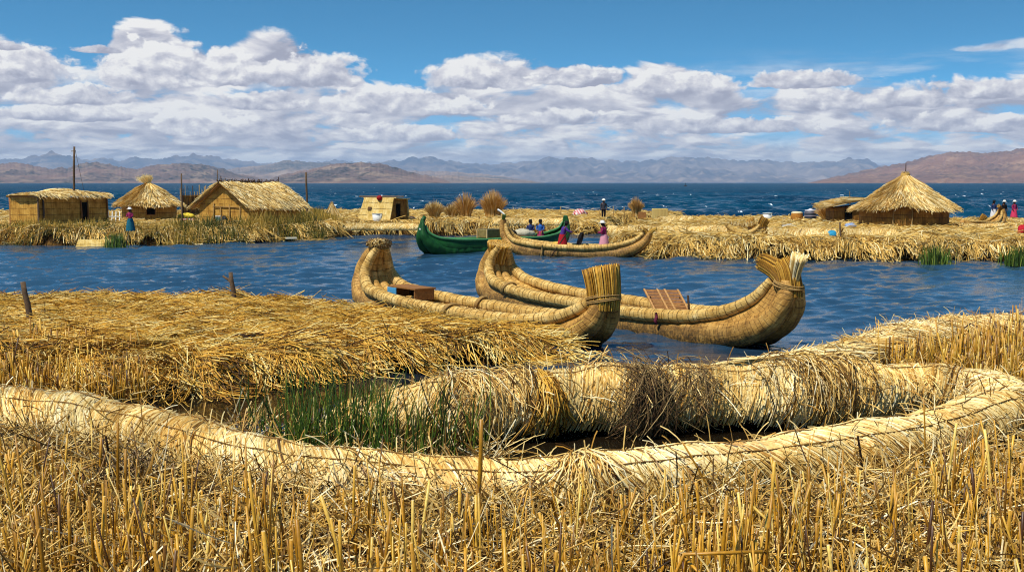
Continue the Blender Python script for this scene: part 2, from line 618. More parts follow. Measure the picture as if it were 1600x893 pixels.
def reedmat_mat(name, cols, tie='#4a3616', pitch=0.42, vertical=True):
    """wall of reed stalks laid side by side and stitched in rows"""
    m, t, b = new_mat(name)
    at = t.node('ShaderNodeAttribute', attribute_name='st')
    sx, sy, _ = t.sep(at.outputs['Vector'])
    if not vertical:
        sx, sy = sy, sx
    fib = t.noise(t.xyz(t.math('MULTIPLY', sx, 9), t.math('MULTIPLY', sy, 0.8)), 1.0, 6, 0.8)
    big = t.noise(t.xyz(sx, sy), 1.4, 5, 0.65)
    f = t.math('ADD', t.math('MULTIPLY', fib, 1.0), t.math('MULTIPLY', big, 0.8))
    n = len(cols)
    col = t.ramp(t.maprange(f, 0.62, 1.18, smooth=False), [(i / (n - 1), hexc(c)) for i, c in enumerate(cols)])
    wob = t.noise(t.xyz(t.math('MULTIPLY', sx, 1.2), 0.0), 1.0, 3)
    ph = t.math('FRACT', t.math('DIVIDE', t.math('ADD', sy, t.math('MULTIPLY', wob, 0.15)), pitch))
    ln = t.maprange(t.math('ABSOLUTE', t.math('SUBTRACT', ph, 0.5)), 0.04, 0.08, 1.0, 0.0)
    ln = t.math('MULTIPLY', ln, t.maprange(t.noise(t.xyz(t.math('MULTIPLY', sx, 2.5), t.math('MULTIPLY', sy, 5)), 1.0, 2), 0.35, 0.5))
    col = t.mix(t.math('MULTIPLY', ln, 0.7), col, hexc(tie))
    t.set(b.inputs['Base Color'], col)
    b.inputs['Roughness'].default_value = 0.7
    b.inputs['Specular IOR Level'].default_value = 0.15
    bp = t.node('ShaderNodeBump')
    bp.inputs['Strength'].default_value = 0.8
    bp.inputs['Distance'].default_value = 0.03
    t.set(bp.inputs['Height'], fib)
    t.l.new(bp.outputs[0], b.inputs['Normal'])
    return m


GOLD = straw_mat("golden_straw", ['#2e1c0a', '#7c5214', '#c48e2e', '#dcb24e', '#f0d890'], 0.6, 0.2, 0.9)
GOLDFAR = straw_mat("golden_straw_far", ['#4a3014', '#96702e', '#c89c4a', '#dcba6c', '#efdca6'], 0.7, 0.15, 0.5)
PALE = straw_mat("pale_cut_reed", ['#4a2e10', '#c08c38', '#e2bc6c', '#f2d896', '#fbeec4'], 0.5, 0.3, 1.4)
OCHRE = straw_mat("ochre_reed_stem", ['#4a2a08', '#96660f', '#c48c22', '#d6a436', '#e8c868'], 0.42, 0.4, 1.0)
CUT = straw_mat("cut_reed_end", ['#8a6428', '#c8a058', '#e6d0a0'], 0.7, 0.1, 3)
LITTER = straw_mat("dead_straw_litter", ['#2e1f0f', '#805a24', '#c89c48', '#e8c880', '#f6e8c0'], 0.65, 0.2, 1.2)
BROWN = straw_mat("brown_dead_reed", ['#2c1c10', '#4c3622', '#6e5234', '#94744a'], 0.8, 0.1, 2)
GREEN = straw_mat("green_reed", ['#1e2a0c', '#3a541a', '#587424', '#869034', '#c0aa58'], 0.45, 0.35, 2)
OLIVE = straw_mat("olive_reed", ['#2c3410', '#58581a', '#857026', '#ae8a34', '#c9a550'], 0.6, 0.2, 0.5)
TUFT = straw_mat("tussock_blade", ['#8a5c22', '#c8903c', '#e0b060', '#f0d090'], 0.6, 0.2, 1)
THATCH = straw_mat("thatch_straw", ['#6a4a1c', '#ab7f36', '#d2aa5c', '#e6cb8a', '#f2e2b4'], 0.65, 0.2, 0.8)
BUN = bundle_mat("bound_reed_bundle", ['#42280e', '#90662c', '#c49448', '#e2c078'], band='#2a1a0a')
BUNG = bundle_mat("bound_gunwale_bundle", ['#68481c', '#b4883c', '#dab468', '#f0d698'], band='#3a2610', pitch=0.17, wet=False)
BUNIN = bundle_mat("bound_inner_bundle", ['#5c3e18', '#a47832', '#cda052', '#e2c27e'], band='#382410', pitch=0.24, wet=False)
WALL = reedmat_mat("reed_wall", ['#5a3c14', '#a4762e', '#c89a46', '#dcb868'])
WALLD = reedmat_mat("brown_reed_wall", ['#3e280e', '#7c5420', '#a0722e', '#bc8e44'])
MATP = reedmat_mat("pale_reed_mat", ['#8a682c', '#c4a050', '#dcc07a', '#ecdaa4'], pitch=0.5)
ROPE = plain("old_rope", '#9a7a48', 0.9, 0.1, 0.4, 40)
ROPED = plain("dark_rope", '#5c4426', 0.9, 0.1, 0.4, 40)
ROPEM = plain("straw_rope", '#7c5c30', 0.9, 0.1, 0.4, 40)
WOODG = plain("weathered_wood", '#5e4c3a', 0.85, 0.15, 0.4, 12)
WOODB = plain("brown_wood", '#8a5c2c', 0.7, 0.25, 0.35, 14)
WOODD = plain("dark_wood", '#3a281a', 0.8, 0.2, 0.3, 12)
WHITE = plain("white_paint", '#dcdcd4', 0.5, 0.4, 0.1, 10)
BLUEP = plain("blue_paint", '#4a90b8', 0.6, 0.3, 0.2, 10)
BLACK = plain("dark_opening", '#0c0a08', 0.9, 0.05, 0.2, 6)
GREENP = plain("green_paint", '#174a1c', 0.5, 0.25, 0.45, 5)
GREENL = plain("pale_green_paint", '#4c8a50', 0.5, 0.35, 0.25, 8)

# ------------------------------------------------------------------ the lake
def build_lake():
    rows = [7.0]
    while rows[-1] < 1500:
        rows.append(rows[-1] * 1.0042)
    yy = np.array(rows)
    aa = np.arange(-0.66, 0.66, 0.0019)
    X = yy[:, None] * aa[None]
    Y = np.broadcast_to(yy[:, None], X.shape).copy()
    Z = np.zeros_like(X)
    g = rng_(11)
    wind = R(-62)          # waves run roughly towards the viewer, a little across
    sp = np.broadcast_to((yy * 0.0042)[:, None], X.shape)
    calm = 0.30 + 0.70 / (1 + np.exp(-(Y - 33) / 4.0))       # sheltered close in
    near = 1 / (1 + np.exp(-(Y - 23) / 1.0))
    calm = calm * (0.10 + 0.90 * near)
    openw = 1 / (1 + np.exp(-(Y - 105) / 18))
    for i in range(64):
        lam = 0.32 * (1.075 ** i) if i < 44 else 7 * g.uniform(0.6, 1.5)
        a = wind + g.normal(0, 0.48)
        k = 2 * math.pi / lam
        amp = 0.0135 * lam ** 0.8 if lam < 2.2 else (0.0135 * 2.2 ** 0.8) * (lam / 2.2) ** 0.25
        big = np.clip((lam - 1.6) / 3.0, 0, 1)
        ph = k * (X * math.cos(a) + Y * math.sin(a)) + g.uniform(0, 6.28)
        wv = np.sin(ph) + 0.3 * np.sin(2 * ph + 1.2)
        fil = np.clip((lam / np.maximum(sp, 1e-3) - 2.2) / 2.5, 0, 1)
        Z += amp * wv * fil * ((1 - big) * calm + big * (0.10 * calm + 1.7 * openw)) * 0.95
    gust = 0.78 + 0.45 * sn(X, Y * 0.4, 14, 5)
    Z *= np.clip(gust, 0.25, 1.4)
    n = X.shape[1]
    mb = MB()
    mb.grid(np.stack([X, Y, Z], -1), smooth=True)
    # the rest of the lake, out to the far shore and behind the viewer, butted to the edges of the wave sheet
    far = np.stack([np.stack([yv * aa, np.full(n, yv), np.zeros(n)], -1) for yv in (rows[-1], 2200, 3500, 6000, 12000, 30000)])
    far[0] = np.stack([X, Y, Z], -1)[-1]
    mb.grid(far)
    for sgn, col in ((-1, 0), (1, -1)):
        e = np.stack([X, Y, Z], -1)[:, col]
        o = e.copy()
        o[:, 0] = sgn * np.maximum(60, np.abs(e[:, 0]) * 1.0 + 60 + e[:, 1] * 1.2)
        o[:, 2] = 0
        mb.grid(np.stack([e, o], 0) if sgn > 0 else np.stack([o, e], 0))
    b0 = np.stack([X, Y, Z], -1)[0]
    b1 = b0.copy()
    b1[:, 1] = -60
    b1[:, 0] *= 14
    b1[:, 2] = 0
    mb.grid(np.stack([b1, b0], 0))
    m, t, b = new_mat("lake_water")
    geo = t.node('ShaderNodeNewGeometry')
    px_, py_, pz_ = t.sep(geo.outputs['Position'])
    big = t.noise(t.xyz(t.math('MULTIPLY', px_, 0.035), t.math('MULTIPLY', py_, 0.012)), 1.0, 4, 0.6)
    deep = t.mix(t.maprange(py_, 55, 120), hexc('#203a50'), hexc('#042c44'))
    deep = t.mix(t.maprange(big, 0.35, 0.68), deep, t.mix(t.maprange(py_, 55, 120), hexc('#2c4c64'), hexc('#0a4058')))
    col = t.mix(t.maprange(py_, 21, 29), hexc('#1c150c'), deep)
    # whitecaps out on the open lake
    cap = t.noise(t.xyz(t.math('MULTIPLY', px_, 0.45), t.math('MULTIPLY', py_, 0.07)), 1.0, 4, 0.6)
    capm = t.math('MULTIPLY', t.maprange(cap, 0.665, 0.70), t.maprange(py_, 105, 160))
    col = t.mix(capm, col, (0.82, 0.86, 0.9, 1))
    t.set(b.inputs['Base Color'], col)
    b.inputs['IOR'].default_value = 1.33
    t.set(b.inputs['Specular IOR Level'], t.maprange(py_, 45, 130, 0.5, 0.006))
    t.set(b.inputs['Roughness'], t.math('ADD', t.maprange(py_, 60, 600, 0.06, 0.32), t.math('MULTIPLY', capm, 0.5)))
    r1 = t.noise(t.xyz(t.math('MULTIPLY', px_, 2.4), t.math('MULTIPLY', py_, 3.4), 0.0), 1.0, 4, 0.6)
    r2 = t.noise(t.xyz(t.math('MULTIPLY', px_, 0.22), t.math('MULTIPLY', py_, 0.16), 4.0), 1.0, 5, 0.62)
    far_ = t.maprange(py_, 55, 120)
    hgt = t.math('ADD', t.math('MULTIPLY', r1, t.math('ADD', t.math('MULTIPLY', t.maprange(py_, 20, 30), 0.028), 0.004)), t.math('MULTIPLY', t.math('MULTIPLY', r2, far_), 1.1))
    bp = t.node('ShaderNodeBump')
    bp.inputs['Strength'].default_value = 1.0
    bp.inputs['Distance'].default_value = 1.0
    t.set(bp.inputs['Height'], hgt)
    t.l.new(bp.outputs[0], b.inputs['Normal'])
    o = mb.build("lake_water", m)
    tag(o, kind='structure')
    return o


build_lake()


# ------------------------------------------------------------------ hills beyond the lake
def hill_mat(name, a, b_, c, dots, sc):
    m, t, b = new_mat(name)
    geo = t.node('ShaderNodeNewGeometry')
    pos = geo.outputs['Position']
    n1 = t.noise(pos, 1 / (1500 * sc), 6, 0.62)
    n2 = t.noise(pos, 1 / (260 * sc), 5, 0.65)
    col = t.mix(t.maprange(n1, 0.36, 0.64), hexc(a), hexc(b_))
    col = t.mix(t.math('MULTIPLY', t.maprange(n2, 0.45, 0.7), 0.7), col, hexc(c))
    if dots:
        vor = t.node('ShaderNodeTexVoronoi', ins={'Vector': pos, 'Scale': 1 / 55.0})
        dm = t.math('MULTIPLY', t.math('SUBTRACT', 1.0, t.maprange(vor.outputs['Distance'], 0.26, 0.46)), t.maprange(n1, 0.42, 0.52))
        col = t.mix(t.math('MULTIPLY', dm, dots), col, hexc('#20241c'))
    t.set(b.inputs['Base Color'], col)
    b.inputs['Roughness'].default_value = 0.95
    b.inputs['Specular IOR Level'].default_value = 0.05
    return m


def hills(name, prof, d, depth, seed, mat, rough=0.25, nx=560, jag=1.0, fine=0.022):
    prof = np.array(prof, float)
    px = np.linspace(prof[0, 0], prof[-1, 0], nx)
    py = np.interp(px, prof[:, 0], prof[:, 1])
    kern = np.array([1, 2, 3, 2, 1.0])
    kern /= kern.sum()
    py = np.convolve(np.pad(py, 2, mode='edge'), kern, 'valid')
    py = py + jag * (0.8 * sn(px, px * 0, 22, seed + 11) + 0.5 * sn(px, px * 0, 7, seed + 12)) * np.clip((HOR - py) / 12, 0, 1)
    rows = []
    g = rng_(seed)
    nr = 30
    for j in range(nr + 8):
        s = j / nr
        dd = d + depth * s
        hr = H + (HOR - py) * (d + depth) / F
        x = (px - 800) / F * dd
        wx = x / (d * fine)
        rid = np.abs(sn(wx + 0.5 * sn(wx, np.full_like(wx, s * 2.5), 3, seed + 7), np.full_like(wx, s * 1.6), 3.0, seed, 8)) * 0.6 \
            + np.abs(sn(wx, np.full_like(wx, s * 2.5), 1.1, seed + 1, 8)) * 0.4
        if s <= 1:
            z = hr * (s ** 0.85) * (1 - rough * rid * 2.2 * (1 - s) ** 0.6 * min(1, s * 4))
            z = z + hr * rough * 0.10 * sn(wx, np.full_like(wx, s * 3), 0.4, seed + 3, 8) * (s > 0)
        else:
            z = hr * (1 - ((s - 1) * 2.2) ** 1.2)
        if j == 0:
            z = np.full_like(z, -2.0)
        rows.append(np.stack([x, np.full_like(x, dd), z], -1))
    mb = MB()
    mb.grid(np.array(rows), smooth=True)
    o = mb.build(name, mat)
    tag(o, kind='structure')
    return o


HB = hill_mat("blue_mountain_rock", '#80726e', '#464450', '#b09a88', 0, 2)
HN = hill_mat("red_brown_hill", '#7a5e50', '#50443e', '#9c846a', 0.9, 0.5)
HR_ = hill_mat("dry_grass_hill", '#86604c', '#6a4e42', '#a88464', 0.35, 0.6)
HM = hill_mat("pale_lowland", '#8a7262', '#5a5450', '#a89078', 0.4, 1)
hills("far_mountains", [(-500, 250), (-200, 256), (0, 250), (45, 247), (80, 239), (100, 241), (125, 248), (150, 250), (165, 246), (190, 252), (215, 245),
                        (245, 250), (270, 246), (300, 242), (330, 244), (370, 250), (420, 256), (470, 255), (530, 250), (560, 255),
                        (610, 252), (640, 248), (668, 245), (690, 249), (720, 254), (760, 257), (790, 255), (830, 252), (858, 246),
                        (880, 248), (905, 246), (930, 249), (960, 251), (1000, 252), (1030, 249), (1055, 245), (1075, 247), (1100, 246),
                        (1130, 249), (1165, 252), (1185, 249), (1205, 252), (1250, 254), (1300, 252), (1338, 247), (1360, 253),
                        (1400, 266), (1450, 276), (1600, 280), (2000, 270)], 15000, 6000, 21, HB, 0.46, 1100, 0.9, 0.03)
hills("middle_hills", [(300, 276), (340, 268), (380, 262), (420, 258), (450, 250), (480, 253), (520, 255), (560, 262), (620, 266), (700, 268), (760, 272), (830, 282), (860, 287)], 9500, 3200, 31, HM, 0.2)
hills("shore_hills", [(-500, 268), (-250, 262), (-120, 258), (0, 256), (25, 254), (50, 257), (80, 264), (110, 262), (135, 255), (155, 253), (185, 260),
                      (215, 264), (245, 258), (275, 255), (315, 256), (345, 262), (375, 272), (420, 280), (440, 287)], 6200, 1500, 41, HN, 0.28)
hills("shrubby_hill", [(410, 287), (425, 279), (450, 272), (480, 266), (510, 259), (540, 255), (565, 253.5), (595, 256), (620, 262), (650, 271), (690, 279), (710, 287)], 5600, 1000, 51, HN, 0.2)
hills("far_point", [(560, 283), (640, 276), (700, 274), (760, 278), (830, 283), (850, 287)], 7200, 900, 56, HM, 0.2)
hills("right_hill", [(1255, 287), (1290, 279), (1330, 270), (1370, 262), (1410, 254), (1445, 245), (1475, 239), (1500, 237), (1530, 240), (1560, 237), (1600, 231), (1700, 222), (1850, 215), (2100, 212)],
      6000, 2600, 61, HR_, 0.22)

hz = MB()
hz.box((0, 14000, 195), (60000, 34000, 410), bev=1.0)
hm = bpy.data.materials.new("haze_air")
hm.use_nodes = True
ht = NT(hm.node_tree)
ht.n.clear()
pv = ht.node('ShaderNodeVolumePrincipled')
pv.inputs['Color'].default_value = (0.50, 0.72, 1.0, 1)
pv.inputs['Density'].default_value = 5.0e-5
pv.inputs['Anisotropy'].default_value = 0.0
ho = ht.node('ShaderNodeOutputMaterial')
ht.l.new(pv.outputs[0], ho.inputs['Volume'])
hob = hz.build("haze", hm)
tag(hob, kind='stuff')


# ------------------------------------------------------------------ reed ground
class Ground:
    """a floating mat of reeds: outline polygon, flat top, rounded edge"""
    def __init__(self, poly, top, edge, bump=0.06, seed=1, bscale=1.5, low=-0.35):
        self.p = np.array(poly, float)[:, :2]
        self.back = 0.0
        self.wav = 0.0
        self.top, self.edge, self.bump, self.seed, self.bs, self.low = top, edge, bump, seed, bscale, low

    def sd(self, x, y):
        """distance to the outline, positive inside"""
        x, y = np.asarray(x, float), np.asarray(y, float)
        best = np.full(x.shape, 1e9)
        inside = np.zeros(x.shape, bool)
        n = len(self.p)
        for i in range(n):
            ax, ay = self.p[i]
            bx, by = self.p[(i + 1) % n]
            ex, ey = bx - ax, by - ay
            t = np.clip(((x - ax) * ex + (y - ay) * ey) / (ex * ex + ey * ey + 1e-12), 0, 1)
            best = np.minimum(best, np.hypot(x - ax - t * ex, y - ay - t * ey))
            c = ((ay > y) != (by > y)) & (x < ex * (y - ay) / (ey if abs(ey) > 1e-12 else 1e-12) + ax)
            inside ^= c
        return np.where(inside, best, -best)

    def h(self, x, y, s=None):
        if s is None:
            s = self.sd(x, y)
        s = s + 0.30 * self.edge * sn(x, y, 1.6 * max(self.edge, .5), self.seed + 3) + self.wav * sn(x, y, 6.0, self.seed + 4)
        k = np.clip(s / self.edge, -1, 1)
        base = np.where(k > 0, self.top * (1 - (1 - np.clip(k, 0, 1)) ** 2.2), k * (-self.low))
        return base + self.bump * (sn(x, y, self.bs, self.seed) + 0.5 * sn(x, y, self.bs * 0.35, self.seed + 1)) * np.clip(k + 0.2, 0.15, 1)

    def grad(self, x, y):
        e = 0.15
        gx = self.sd(x + e, y) - self.sd(x - e, y)
        gy = self.sd(x, y + e) - self.sd(x, y - e)
        return unit(np.stack([-gx, -gy], -1))      # outward

    def mesh(self, step):
        lo, hi = self.p.min(0) - 0.6, self.p.max(0) + 0.6
        nx, ny = int((hi[0] - lo[0]) / step) + 2, int((hi[1] - lo[1]) / step) + 2
        X, Y = np.meshgrid(np.linspace(lo[0], hi[0], nx), np.linspace(lo[1], hi[1], ny))
        S = self.sd(X, Y)
        Z = self.h(X, Y, S - self.back) - self.back * 0.12
        idx = np.arange(nx * ny).reshape(ny, nx)
        q = np.stack([idx[:-1, :-1], idx[:-1, 1:], idx[1:, 1:], idx[1:, :-1]], -1).reshape(-1, 4)
        ok = (S > -0.5).ravel()
        q = q[ok[q].any(1)]
        mb = MB()
        mb.add(np.stack([X, Y, Z], -1).reshape(-1, 3), q, 0.5, 0, None, True)
        return mb

    def sample(self, n, g, smin=-0.1, smax=1e9, frustum=True):
        lo, hi = self.p.min(0), self.p.max(0)
        out = []
        tot = 0
        for _ in range(60):
            xy = g.uniform(lo, hi, (n * 2, 2))
            if frustum:
                xy = xy[np.abs(xy[:, 0]) < 0.50 * xy[:, 1] + 2.5]
            s = self.sd(xy[:, 0], xy[:, 1])
            xy = xy[(s > smin) & (s < smax)]
            out.append(xy)
            tot += len(xy)
            if tot >= n:
                break
        return np.concatenate(out)[:n]


def ground_mat(name, c1, c2, c3, sx=5, sy=5):
    m, t, b = new_mat(name)
    geo = t.node('ShaderNodeNewGeometry')
    x, y, z = t.sep(geo.outputs['Position'])
    v = t.xyz(t.math('MULTIPLY', x, sx), t.math('MULTIPLY', y, sy), t.math('MULTIPLY', z, sx))
    n1 = t.noise(v, 3.0, 7, 0.75)
    n2 = t.noise(v, 0.25, 4, 0.6)
    col = t.mix(t.maprange(n1, 0.35, 0.68), hexc(c1), hexc(c2))
    col = t.mix(t.math('MULTIPLY', t.maprange(n2, 0.4, 0.7), 0.6), col, hexc(c3))
    t.set(b.inputs['Base Color'], col)
    b.inputs['Roughness'].default_value = 0.85
    b.inputs['Specular IOR Level'].default_value = 0.1
    bp = t.node('ShaderNodeBump')
    bp.inputs['Strength'].default_value = 1.0
    bp.inputs['Distance'].default_value = 0.05
    t.set(bp.inputs['Height'], n1)
    t.l.new(bp.outputs[0], b.inputs['Normal'])
    return m


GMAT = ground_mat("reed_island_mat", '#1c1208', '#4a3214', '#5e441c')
GMATF = ground_mat("reed_island_mat_far", '#2a1a0a', '#664a20', '#84602a', 2, 2)
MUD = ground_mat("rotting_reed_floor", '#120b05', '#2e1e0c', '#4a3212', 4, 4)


def lay(gr, xy, dirs, length, g, lift=0.03, curl=0.0, k=4, tilt=0.0):
    """stalks lying on the ground, following its shape from xy along dirs"""
    n = len(xy)
    L = np.broadcast_to(np.asarray(length, float), (n,))
    s = np.linspace(0, 1, k)
    bend = g.normal(0, curl, n)
    ang = np.arctan2(dirs[:, 1], dirs[:, 0])
    pts = np.zeros((n, k, 3))
    cur = xy.astype(float).copy()
    pts[:, 0, :2] = cur
    for i in range(1, k):
        a = ang + bend * s[i]
        cur = cur + np.stack([np.cos(a), np.sin(a)], -1) * (L / (k - 1))[:, None]
        pts[:, i, :2] = cur
    z = gr.h(pts[:, :, 0], pts[:, :, 1])
    z = np.maximum(z, -0.12)
    off = g.uniform(0, lift, n)[:, None] + np.abs(g.normal(0, tilt, n))[:, None] * (s[None] * L[:, None])
    pts[:, :, 2] = z + off
    return pts


def lay_stiff(gr, xy, dirs, length, g, lift=0.03, droop=0.25, k=4, tilt=0.08):
    """stalks too stiff to hug the ground: they leave it along its slope and sag a little at the tip"""
    n = len(xy)
    L = np.broadcast_to(np.asarray(length, float), (n,))
    z0 = np.maximum(gr.h(xy[:, 0], xy[:, 1]), -0.08)
    e = 0.22
    slope = np.clip((np.maximum(gr.h(xy[:, 0] + e * dirs[:, 0], xy[:, 1] + e * dirs[:, 1]), -0.1) - z0) / e, -2.2, 1.0) + g.normal(0, tilt, n)
    hyp = np.sqrt(1 + slope ** 2)
    t = np.linspace(0, 1, k)
    dr = np.abs(g.normal(0, droop, n))
    pts = np.zeros((n, k, 3))
    pts[:, :, :2] = xy[:, None] + dirs[:, None] * (t[None] * (L / hyp)[:, None])[..., None]
    pts[:, :, 2] = (z0 + g.uniform(0, lift, n))[:, None] + t[None] * (slope * L / hyp)[:, None] - (t[None] ** 2) * (dr * L)[:, None]
    return pts


def seg_resample(pts, most):
    """cut over-long drops: keep every stalk's true length by pulling its points together"""
    d = np.diff(pts, axis=1)
    ln = np.linalg.norm(d, axis=-1).sum(1)
    f = np.minimum(1.0, most * rng_(len(pts)).uniform(0.45, 1.0, len(pts)) / np.maximum(ln, 1e-6))
    out = pts.copy()
    for i in range(1, pts.shape[1]):
        out[:, i] = out[:, i - 1] + d[:, i - 1] * f[:, None]
    return out


def pxpoly(pts, z=0.0):
    return [P(px, py, z)[:2] for px, py in pts]


def world_far_poly(front, back_d):
    """front edge along the water in pixels, then a back edge at given distances [(px, d)...]"""
    a = [P(px, py, 0)[:2] for px, py in front]
    b = [((px - 800) / F * d, d) for px, d in back_d]
    return a + b


TOPI = 1.0
# --- left island
islL = Ground(world_far_poly([(-330, 386), (0, 383), (120, 384), (250, 384), (400, 379), (500, 374), (536, 370)],
                             [(545, 84), (500, 108), (300, 116), (0, 116), (-330, 114)]), TOPI, 1.3, 0.07, 101, 2.5)
# --- middle island
islM = Ground(world_far_poly([(470, 374), (560, 370), (640, 369), (720, 368), (800, 369), (870, 367), (940, 366), (965, 362)],
                             [(975, 104), (1075, 104), (1070, 112), (900, 118), (700, 122), (470, 122)]), TOPI, 1.0, 0.07, 111, 2.5)
# --- right island
islR = Ground(world_far_poly([(955, 396), (1010, 404), (1100, 406), (1300, 407), (1460, 408), (1620, 409), (1900, 412)],
                             [(1900, 92), (1600, 92), (1300, 96), (1120, 98), (1060, 99), (985, 88), (965, 74)]), TOPI, 1.2, 0.07, 121, 2.5)
for gr in (islL, islM, islR):
    gr.back = 0.75
    gr.wav = 0.45
for nm, gr in (("reed_island_left", islL), ("reed_island_middle", islM), ("reed_island_right", islR)):
    tag(gr.mesh(0.28).build(nm, GMATF), kind='structure')


def far_straw(gr, n, seed, hang, nhang):
    g = rng_(seed)
    mb = MB()
    xy = gr.sample(n, g, 0.2)
    a = g.normal(0, 0.7, n) + (g.random(n) < 0.5) * math.pi
    dirs = np.stack([np.cos(a), np.sin(a)], -1)
    pts = lay(gr, xy, dirs, g.uniform(0.5, 1.4, n), g, 0.10, 0.3, 3, 0.10)
    mb.tubes(pts, g.uniform(0.012, 0.028, n), 3, np.clip(g.normal(0.62, 0.2, n), 0, 1), smooth=False)
    # thatch hanging over the shore
    xy = gr.sample(nhang, g, 0.1, 1.5)
    nn = len(xy)
    o = gr.grad(xy[:, 0], xy[:, 1])
    fl = sn(xy[:, 0], xy[:, 1], 2.2, seed) * 0.7
    th = np.arctan2(o[:, 1], o[:, 0]) + fl + g.normal(0, 0.35, nn)
    dirs = np.stack([np.cos(th), np.sin(th)], -1)
    Lh = g.uniform(0.5, 1.25, nn)
    pts = lay(gr, xy, dirs, Lh, g, 0.20, 0.25, 5, 0.12)
    stf = g.random(nn) < 0.5
    pts[stf] = lay_stiff(gr, xy[stf], dirs[stf], Lh[stf], g, 0.15, 0.5, 5, 0.25)
    pts = seg_resample(pts, hang)
    keep = gr.h(xy[:, 0], xy[:, 1]) > 0.15
    pts = pts[keep]
    nn = len(pts)
    hole = sn(pts[:, 2, 0], pts[:, 2, 1], 1.3, seed + 9)
    keep = (hole > -0.15) | (g.random(nn) < 0.22)
    pts = pts[keep]
    mb.tubes(pts, g.uniform(0.010, 0.024, len(pts)), 3, np.clip(g.normal(0.60, 0.22, len(pts)), 0, 1), smooth=False)
    return mb


for gr, n, nh, sd_ in ((islL, 26000, 15000, 201), (islM, 22000, 12000, 202), (islR, 30000, 24000, 203)):
    tag(far_straw(gr, n, sd_, 1.2, nh).build("loose_straw", GOLDFAR), kind='stuff')


def stems(n, xy, z0, hgt, g, lean=0.08, k=3, rad=(0.012, 0.02), bend=0.05):
    """upright stalks rooted at xy"""
    a = g.uniform(0, 6.28, n)
    l = np.abs(g.normal(0, lean, n))
    s = np.linspace(0, 1, k)
    d = np.stack([np.cos(a) * l, np.sin(a) * l, np.ones(n)], -1)
    pts = np.zeros((n, k, 3))
    b = g.normal(0, bend, (n, 2))
    for i in range(k):
        pts[:, i, :2] = xy + d[:, :2] * (s[i] * hgt)[:, None] + b * (s[i] ** 2) * hgt[:, None]
        pts[:, i, 2] = z0 + s[i] * hgt
    return pts


# reeds standing along the shore of the left island
g = rng_(301)
n = 16000
xy = islL.sample(n, g, 0.0, 2.6)
nz = sn(xy[:, 0], xy[:, 1], 3.0, 302)
fr = islL.grad(xy[:, 0], xy[:, 1])[:, 1] < 0.3
xy = xy[(nz > -0.75) & fr & (xy[:, 0] > -40)]
n = len(xy)
hh = g.uniform(0.4, 1.15, n) * (1.0 + 0.25 * sn(xy[:, 0], xy[:, 1], 4.0, 305)) * np.where(xy[:, 0] > -22, 1.0, 0.75)
z0 = np.maximum(islL.h(xy[:, 0], xy[:, 1]) - 0.25, -0.1)
mb = MB()
tint = np.clip(0.45 + 0.3 * sn(xy[:, 0], xy[:, 1], 5.0, 304) + g.normal(0, 0.22, n), 0, 1)
mb.tubes(stems(n, xy, z0, hh, g, 0.22, 3, bend=0.15), np.array([0.026, 0.020, 0.006]), 3, tint, smooth=False)
tag(mb.build("standing_reeds", OLIVE), kind='stuff')

# ------------------------------------------------------------------ foreground platform, marsh
def edge_px(rows, z):
    return [P(px, py, z)[:2] for px, py in rows]


plat = Ground(edge_px([(-260, 622), (0, 620), (150, 622), (250, 628), (310, 630), (420, 614), (520, 597), (620, 587), (720, 578), (830, 570), (910, 565), (955, 556)], 0.0) +
              edge_px([(945, 541), (870, 526), (780, 511), (700, 502), (600, 492), (540, 482), (470, 476), (430, 472), (200, 469), (0, 472), (-260, 474)], 0.36),
              0.62, 1.6, 0.045, 131, 1.8)
plat.back = 0.75
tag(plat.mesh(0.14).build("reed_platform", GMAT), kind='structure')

g = rng_(401)
mb = MB()
n = 60000
xy = plat.sample(n, g, 0.5)
n = len(xy)
flow = 0.35 * sn(xy[:, 0], xy[:, 1], 3.0, 402)
a = flow + g.normal(0, 0.55, n) + (g.random(n) < 0.5) * math.pi
a = np.where(g.random(n) < 0.28, g.uniform(0, 6.28, n), a)
dirs = np.stack([np.cos(a), np.sin(a)], -1)
pts = lay_stiff(plat, xy, dirs, g.uniform(0.25, 0.95, n), g, 0.08, 0.03, 3, 0.09)
tone = np.clip(0.62 + 0.18 * sn(xy[:, 0], xy[:, 1] * 2.2, 2.2, 404) + g.normal(0, 0.22, n), 0, 1)
mb.tubes(pts, g.uniform(0.004, 0.011, n), 3, tone, smooth=False)
# the front face: stalks that spill over the edge to the water
n = 30000
xy = plat.sample(n, g, 0.15, 2.6)
o = plat.grad(xy[:, 0], xy[:, 1])
keep = (o[:, 1] < 0.35)
xy, o = xy[keep], o[keep]
n = len(xy)
fl = 0.55 * sn(xy[:, 0], xy[:, 1], 2.6, 405) + 0.25
th = np.arctan2(o[:, 1], o[:, 0]) + fl + g.normal(0, 0.48, n)
dirs = np.stack([np.cos(th), np.sin(th)], -1)
Lh = g.uniform(0.5, 1.3, n)
pts = lay(plat, xy, dirs, Lh, g, 0.14, 0.15, 6, 0.07)
stf = g.random(n) < 0.62
pts[stf] = lay_stiff(plat, xy[stf], dirs[stf], Lh[stf], g, 0.14, 0.35, 6, 0.22)
pts = seg_resample(pts, 1.25)
hole = sn(pts[:, 3, 0], pts[:, 3, 1], 1.4, 409) + 0.5 * sn(pts[:, 3, 0], pts[:, 3, 1], 0.6, 410)
zz = pts[:, 3, 2]
keep = (hole > 0.0) | (g.random(n) < 0.16) | (zz > 0.74)
pts = pts[keep]
n = len(pts)
tone = np.clip(0.52 + 0.36 * sn(pts[:, 1, 0], pts[:, 1, 1], 1.5, 411) + g.normal(0, 0.20, n), 0, 1)
